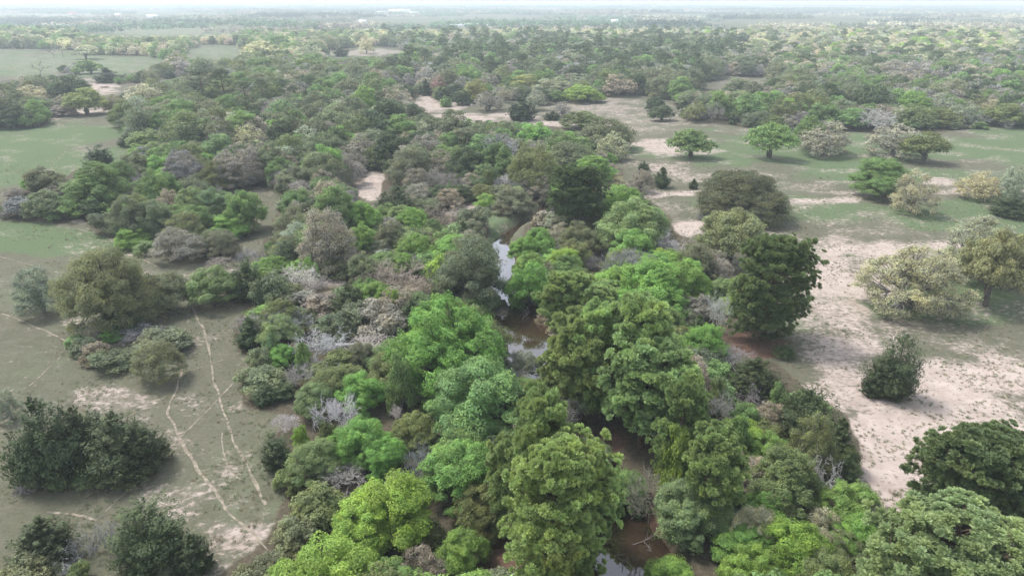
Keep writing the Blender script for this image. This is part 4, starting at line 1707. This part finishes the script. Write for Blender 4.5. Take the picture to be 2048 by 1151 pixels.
r = np.random.RandomState(77)
n = 60000
gx = r.uniform(-1, 1, n); gy = 34 + 190 * r.rand(n) ** 1.3
gx = gx * (gy * .85 + 20)
px, py = to_px(gx, gy, np.zeros(n))
cl = sn(gx, gy, 71, 14, 3) + sn(gx, gy, 72, 45, 2) * .7
kk_ = is_open(px, py) & (py > 330) & (cl + r.rand(n) * 1.2 > .72) & ((px < 620) | (px > 1200))
gx, gy = gx[kk_], gy[kk_]
gz_ = height(gx, gy)
n = len(gx)
tc_ = np.array([[.30, .32, .21], [.42, .39, .29], [.24, .30, .17], [.34, .31, .23]])[r.randint(0, 4, n)] * r.uniform(.8, 1.15, (n, 1))
sz_ = r.uniform(.5, 1.1, n) * np.where(r.rand(n) < .03, 1.8, 1.0)
scatter('grass', [tuft_mesh(i) for i in range(4)], np.column_stack([gx, gy, gz_ - .02]), r.randint(0, 4, n), r.rand(n) * 6.28,
        np.stack([sz_, sz_, sz_ * r.uniform(.6, 1.1, n)], 1), np.column_stack([tc_, np.ones(n)]), 'short dry grass tufts and weeds on the pastures')
print('tufts', n)

# ------------------------------------------------------------------ creek water
m, nt, N, L = mat_new('creek_water')
out = N.new('ShaderNodeOutputMaterial')
pb = N.new('ShaderNodeBsdfPrincipled')
pb.inputs['Base Color'].default_value = (.045, .028, .018, 1)
pb.inputs['Roughness'].default_value = .03
pb.inputs['Coat Weight'].default_value = 1.0
pb.inputs['Coat IOR'].default_value = 1.7
pb.inputs['Coat Roughness'].default_value = .02
pb.inputs['IOR'].default_value = 1.5
pb.inputs['Specular IOR Level'].default_value = .6
geo = N.new('ShaderNodeNewGeometry')
nz = N.new('ShaderNodeTexNoise'); nz.inputs['Scale'].default_value = .9; nz.inputs['Detail'].default_value = 3
L.new(geo.outputs['Position'], nz.inputs['Vector'])
bp = N.new('ShaderNodeBump'); bp.inputs['Strength'].default_value = .06; bp.inputs['Distance'].default_value = .1
L.new(nz.outputs['Fac'], bp.inputs['Height']); L.new(bp.outputs[0], pb.inputs['Normal'])
L.new(pb.outputs[0], out.inputs[0])
V, Fq = [], []
for i in range(len(CS)):
    d = CS[min(i + 1, len(CS) - 1)] - CS[max(i - 1, 0)]
    d = d / max(np.hypot(*d), 1e-6)
    nn = np.array([-d[1], d[0]])
    wd = CW[i] + 2.4
    V.append([*(CS[i] + nn * wd), WATER_Z]); V.append([*(CS[i] - nn * wd), WATER_Z])
    if i:
        k = 2 * i
        Fq.append([k - 2, k - 1, k + 1, k])
link('creek_water', mesh_from('creek_water', np.array(V), np.array(Fq), [m]), kind='structure', label='brown creek water winding through the wood')

# ------------------------------------------------------------------ worn paths
m, nt, N, L = mat_new('path_sand')
out = N.new('ShaderNodeOutputMaterial')
pb = N.new('ShaderNodeBsdfPrincipled'); pb.inputs['Roughness'].default_value = .95; pb.inputs['Specular IOR Level'].default_value = .05
geo = N.new('ShaderNodeNewGeometry')
nz = N.new('ShaderNodeTexNoise'); nz.inputs['Scale'].default_value = 1.4; nz.inputs['Detail'].default_value = 5
L.new(geo.outputs['Position'], nz.inputs['Vector'])
cr = N.new('ShaderNodeValToRGB')
cr.color_ramp.elements[0].position = .35; cr.color_ramp.elements[0].color = (.15, .135, .105, 1)
cr.color_ramp.elements[1].position = .62; cr.color_ramp.elements[1].color = (.31, .265, .205, 1)
L.new(nz.outputs['Fac'], cr.inputs[0]); L.new(cr.outputs[0], pb.inputs['Base Color']); L.new(pb.outputs[0], out.inputs[0])
PATH_MAT = m
PATHS = [  # points in photo pixels, width in metres, share that is worn through
    ([(385, 612), (395, 640), (410, 670), (422, 720), (428, 765), (440, 800), (452, 835), (470, 880), (487, 920), (505, 955), (520, 985), (535, 1012)], .42, .85),
    ([(300, 625), (330, 655), (355, 690), (367, 720), (362, 750), (350, 780), (338, 805), (335, 828), (355, 865), (375, 900), (400, 945), (425, 980), (455, 1018), (490, 1055), (540, 1102)], .45, .92),
    ([(500, 735), (465, 770), (430, 805), (395, 840), (360, 873), (320, 915), (275, 960), (235, 1000), (200, 1032)], .3, .8),
    ([(95, 1016), (130, 1022), (165, 1030), (195, 1038)], .42, .8),
    ([(445, 865), (447, 900), (452, 930), (453, 965)], .28, .55),
    ([(0, 628), (45, 645), (95, 665), (135, 685)], .35, .9),
    ([(0, 511), (45, 522), (80, 532), (120, 546)], .3, .85),
    ([(118, 497), (150, 506), (180, 516)], .28, .75),
    ([(258, 502), (290, 518), (320, 535)], .32, .7),
    ([(380, 612), (372, 660), (368, 700)], .2, .5),
    ([(0, 800), (60, 770), (120, 712)], .25, .5), ([(10, 790), (45, 760)], .25, .6),
    ([(295, 797), (270, 820), (250, 832)], .25, .7), ([(480, 628), (460, 650), (420, 672)], .2, .5), ([(455, 718), (420, 730), (370, 745)], .2, .45),
    ([(96, 235), (105, 242), (120, 252)], .8, .95), ([(103, 233), (114, 243), (127, 253)], .8, .95),
    ([(95, 325), (115, 315), (135, 300), (143, 298)], .35, .7), ([(100, 330), (130, 308)], .3, .6), ([(520, 375), (516, 400), (517, 425)], .4, .7), ([(515, 435), (500, 455), (490, 485)], .35, .7),
    ([(1275, 383), (1340, 381), (1400, 385), (1440, 392), (1520, 393), (1600, 392)], .9, .6),
    ([(1960, 690), (1975, 720), (1990, 760), (2015, 800), (2045, 850)], .35, .55), ([(180, 180), (188, 188), (190, 196)], 1.3, .9)]
for pi_, (pp, wd, cover) in enumerate(PATHS):
    r = np.random.RandomState(300 + pi_)
    Q = np.array([at(*p) for p in pp])
    L_ = np.concatenate([[0], np.cumsum(np.hypot(*np.diff(Q, axis=0).T))])
    n = max(int(L_[-1] / .28), 8)
    s = np.linspace(0, L_[-1], n)
    X, Y = np.interp(s, L_, Q[:, 0]), np.interp(s, L_, Q[:, 1])
    kk = np.hanning(9); kk /= kk.sum()
    X = np.convolve(np.pad(X, 4, 'edge'), kk, 'valid'); Y = np.convolve(np.pad(Y, 4, 'edge'), kk, 'valid')
    X += .15 * sn(s, s * 0, 400 + pi_, 9, 2); Y += .1 * sn(s, s * 0, 430 + pi_, 7, 2)
    tx, ty = np.gradient(X), np.gradient(Y)
    ln = np.hypot(tx, ty); nx, ny = -ty / ln, tx / ln
    base = wd * .34 * (1 + .35 * sn(s, s * 0, 460 + pi_, 5, 2))
    wl = base * r.uniform(.8, 1.12, n); wr = base * r.uniform(.8, 1.12, n)
    gap = sn(s, s * 0, 490 + pi_, 3.2, 3) + r.uniform(-.1, .1, n)
    keep = gap < (cover * 2.1 - .9)
    wl = np.where(keep, wl, wl * .15); wr = np.where(keep, wr, wr * .15)
    A = np.stack([X + nx * wl, Y + ny * wl], 1); B = np.stack([X - nx * wr, Y - ny * wr], 1)
    za, zb = height(A[:, 0], A[:, 1]) + .035, height(B[:, 0], B[:, 1]) + .035
    V = np.zeros((2 * n, 3)); V[0::2, :2] = A; V[0::2, 2] = za; V[1::2, :2] = B; V[1::2, 2] = zb
    k = np.arange(n - 1)
    k = k[keep[:-1] | keep[1:]] * 2
    Fq = np.stack([k, k + 1, k + 3, k + 2], 1)
    link('path', mesh_from('path', V, Fq, [PATH_MAT]), kind='structure', label='narrow worn sandy path across the pasture')

# ------------------------------------------------------------------ far houses and sheds
def plain(name, c, rough=.7):
    m, nt, N, L = mat_new(name)
    out = N.new('ShaderNodeOutputMaterial'); pb = N.new('ShaderNodeBsdfPrincipled')
    tc = N.new('ShaderNodeTexCoord'); nz = N.new('ShaderNodeTexNoise'); nz.inputs['Scale'].default_value = 1.3
    L.new(tc.outputs['Object'], nz.inputs['Vector'])
    cr = N.new('ShaderNodeValToRGB')
    cr.color_ramp.elements[0].position = .3; cr.color_ramp.elements[0].color = (*[v * .85 for v in c], 1)
    cr.color_ramp.elements[1].position = .7; cr.color_ramp.elements[1].color = (*c, 1)
    L.new(nz.outputs['Fac'], cr.inputs[0]); L.new(cr.outputs[0], pb.inputs['Base Color'])
    pb.inputs['Roughness'].default_value = rough
    L.new(pb.outputs[0], out.inputs[0])
    return m


WHITE = plain('white_metal_roof', (.8, .8, .8), .45)
WALLW = plain('white_siding', (.7, .69, .66))
WALLT = plain('brown_boards', (.2, .15, .11))
REDROOF = plain('red_roof', (.42, .16, .1))
GLASS = plain('dark_glass', (.03, .035, .04), .15)


def box(x0, x1, y0, y1, z0, z1):
    V = np.array([[x, y, z] for z in (z0, z1) for y in (y0, y1) for x in (x0, x1)], float)
    F_ = np.array([[0, 2, 3, 1], [4, 5, 7, 6], [0, 1, 5, 4], [2, 6, 7, 3], [0, 4, 6, 2], [1, 3, 7, 5]])
    return V, F_


def gable(w, d, z, rise, over=.6, th=.18):
    y0, y1, x = -d / 2 - over, d / 2 + over, w / 2 + over
    zz_ = z - over * rise / (d / 2)
    V = []
    for xx in (-x, x):
        V += [[xx, y0, zz_], [xx, 0, z + rise], [xx, y1, zz_], [xx, y0, zz_ + th], [xx, 0, z + rise + th], [xx, y1, zz_ + th]]
    F_ = [[0, 1, 7, 6], [1, 2, 8, 7], [3, 9, 10, 4], [4, 10, 11, 5], [0, 6, 9, 3], [2, 5, 11, 8], [0, 3, 4, 1], [1, 4, 5, 2], [6, 7, 10, 9], [7, 8, 11, 10]]
    return np.array(V, float), np.array(F_)


def gable_wall(w, d, z, rise):
    V, F_ = box(-w / 2, w / 2, -d / 2, d / 2, -.5, z)
    V = np.concatenate([V, [[-w / 2, 0, z + rise - .05], [w / 2, 0, z + rise - .05]]])
    return V, F_


def house(name, cat, px, py, w, d, z, rise, rot, wall, roof, label, opening=True, posts=False):
    g = at(px, py)
    e = bpy.data.objects.new(name, None); COL.objects.link(e)
    e.location = (g[0], g[1], float(height(g[0], g[1]))); e.rotation_euler = (0, 0, radians(rot))
    e['label'] = label; e['category'] = cat
    gg = Geo()
    if posts:
        for x in np.linspace(-w / 2 + .3, w / 2 - .3, 6):
            for yv in (-d / 2 + .3, d / 2 - .3):
                V, F_ = box(x - .2, x + .2, yv - .2, yv + .2, -.5, z)
                gg.add(V, F_, 1)
        V, F_ = box(-w / 2 + .6, w / 2 - .6, .2, d / 2 - .6, -.5, z - .2)
        gg.add(V, F_, 1)
    else:
        V, F_ = box(-w / 2, w / 2, -d / 2, d / 2, -.5, z)
        gg.add(V, F_, 1)
        for s in (-1, 1):
            gg.add(np.array([[s * w / 2, -d / 2, z], [s * w / 2, d / 2, z], [s * w / 2, 0, z + rise]]), np.array([[0, 1, 2]]), 1)
    link('wall', gg.mesh('wall', [wall]), e)
    V, F_ = gable(w, d, z, rise)
    link('roof', mesh_from('roof', V, F_, [roof]), e)
    if opening and not posts:
        nwin = max(2, int(w / 6))
        for i in range(nwin):
            x = -w / 2 + (i + .5) * w / nwin
            V, F_ = box(x - .8, x + .8, -d / 2 - .06, -d / 2 + .1, 1.0, 2.4)
            link('window', mesh_from('window', V, F_, [GLASS]), e)
        V, F_ = box(w * .02, w * .02 + 1.2, -d / 2 - .08, -d / 2 + .1, 0, 2.2)
        link('door', mesh_from('door', V, F_, [WALLT]), e)
    return e


house('house', 'house', 1893, 88, 18, 11, 6.5, 2.4, 6, WALLT, WHITE, 'house with white metal roof over dark walls among the yellowish trees at the right')
house('barn', 'barn', 128, 59, 36, 14, 5, 3, -8, WALLT, WHITE, 'long low barn with white roof at the upper left beyond the first far field')
house('house', 'house', 307, 38, 34, 14, 8, 4, 5, WALLW, WHITE, 'white farmhouse, left of the close pair beyond the far left field')
house('shed', 'shed', 345, 40, 22, 10, 6, 3, 12, WALLW, WHITE, 'white shed just right of the white farmhouse beyond the far left field')
house('warehouse', 'warehouse', 800, 27.5, 92, 34, 13, 5, 0, WALLW, WHITE, 'largest white warehouse far off above the middle of the wood')
house('warehouse', 'warehouse', 765, 28.5, 50, 24, 8, 3, 0, WALLW, WHITE, 'lower white warehouse joined at the left of the largest one')
house('warehouse', 'warehouse', 826, 28.5, 48, 24, 9, 3, 3, WALLW, WHITE, 'lower white warehouse at the right of the largest one')
house('greenhouse', 'greenhouse', 905, 58, 46, 12, 5, 2, 2, WALLW, WHITE, 'low white long greenhouse building above the pale wood, left one of two')
house('greenhouse', 'greenhouse', 938, 56, 34, 12, 5.5, 2, 2, WALLW, WHITE, 'low white long greenhouse building above the pale wood, right one of two')
house('house', 'house', 1228, 53, 16, 11, 8, 4, 20, WALLW, WHITE, 'small white house with peaked roof beyond the pale wood right of the middle')
house('house', 'house', 1048, 54, 20, 10, 5, 3, 0, WALLW, WHITE, 'low white house half hidden above the pale wood near the middle')
house('house', 'house', 727, 54, 16, 10, 7, 3, -10, WALLW, WHITE, 'small white house by trees left of the long white greenhouses')
house('house', 'house', 1375, 23, 50, 26, 9, 6, 0, WALLW, REDROOF, 'far house with reddish roof near the horizon right of the middle')
house('house', 'house', 147, 33, 26, 14, 6, 5, 0, WALLW, REDROOF, 'small house with reddish roof in the far left green field')
house('house', 'house', 941, 17, 80, 34, 14, 6, 0, WALLW, WHITE, 'tiny white building nearest to the horizon, middle')
house('house', 'house', 238, 35, 20, 12, 6, 4, 0, WALLW, WHITE, 'tiny white house left of the farmhouse pair in the far field')

# ------------------------------------------------------------------ dead branches lying in the creek
def log(name, px, py, L_, az, label, r0=.09, z=WATER_Z, tilt=6, seed=0):
    rg = np.random.RandomState(seed)
    g = at(px, py, z)
    e = bpy.data.objects.new(name, None); COL.objects.link(e)
    e.location = (g[0], g[1], z); e.rotation_euler = (0, radians(-tilt), radians(az))
    e['label'] = label; e['category'] = 'branch'
    gb = Geo()
    A = np.array([[-L_ * .5, 0, -.15]]); B = np.array([[L_ * .5, 0, .1]])
    gb.tube(*curved(A, B, np.array([r0]), np.array([r0 * .35]), rg, 7, .05), 7)
    b = link('trunk', gb.mesh('trunk', [LIMB]), e)
    g2 = Geo()
    n = 7
    s = rg.uniform(-.1, .48, n) * L_
    A = np.stack([s, np.zeros(n), np.zeros(n)], 1)
    D = np.stack([rg.uniform(.4, 1, n), rg.choice([-1, 1], n) * rg.uniform(.4, 1, n), rg.uniform(0, .5, n)], 1)
    B = A + D * L_ * .22
    g2.tube(*curved(A, B, np.full(n, r0 * .4), np.full(n, r0 * .15), rg, 3, .15), 4)
    link('twigs', g2.mesh('twigs', [LIMB]), e)


log('fallen_branch', 1040, 642, 7.0, 60, 'dark forked branch standing out of the pool near the green islet', .1, seed=1)
log('fallen_branch', 1302, 1100, 2.6, 120, 'short pale stick in the brown creek at the bottom of the photo', .07, seed=2)
log('fallen_branch', 1290, 1078, 4.5, 15, 'long thin branch reaching over the brown creek from the right bank', .06, tilt=10, z=WATER_Z + .3, seed=3)
log('fallen_branch', 1232, 1112, 4.0, -50, 'whitish dead branch drooping into the brown creek from the pine side', .07, seed=4)

# ------------------------------------------------------------------ haze
V, F_ = box(-19000, 19000, -300, 26500, -12, 51.2)
GZmin, GZmax = float(GZ.min()), float(GZ.max())
V[:, 2] = np.where(V[:, 2] < 0, GZmin - 1.0, max(52.0, GZmax + 25))
m, nt, N, L = mat_new('haze')
out = N.new('ShaderNodeOutputMaterial')
vp = N.new('ShaderNodeVolumePrincipled')
vp.inputs['Color'].default_value = (.84, .93, 1.0, 1)
vp.inputs['Density'].default_value = HAZE_DENSITY
vp.inputs['Anisotropy'].default_value = .1
L.new(vp.outputs[0], out.inputs['Volume'])
link('haze', mesh_from('haze', V, F_, [m]), kind='stuff', label='pale blue haze over the far woods')
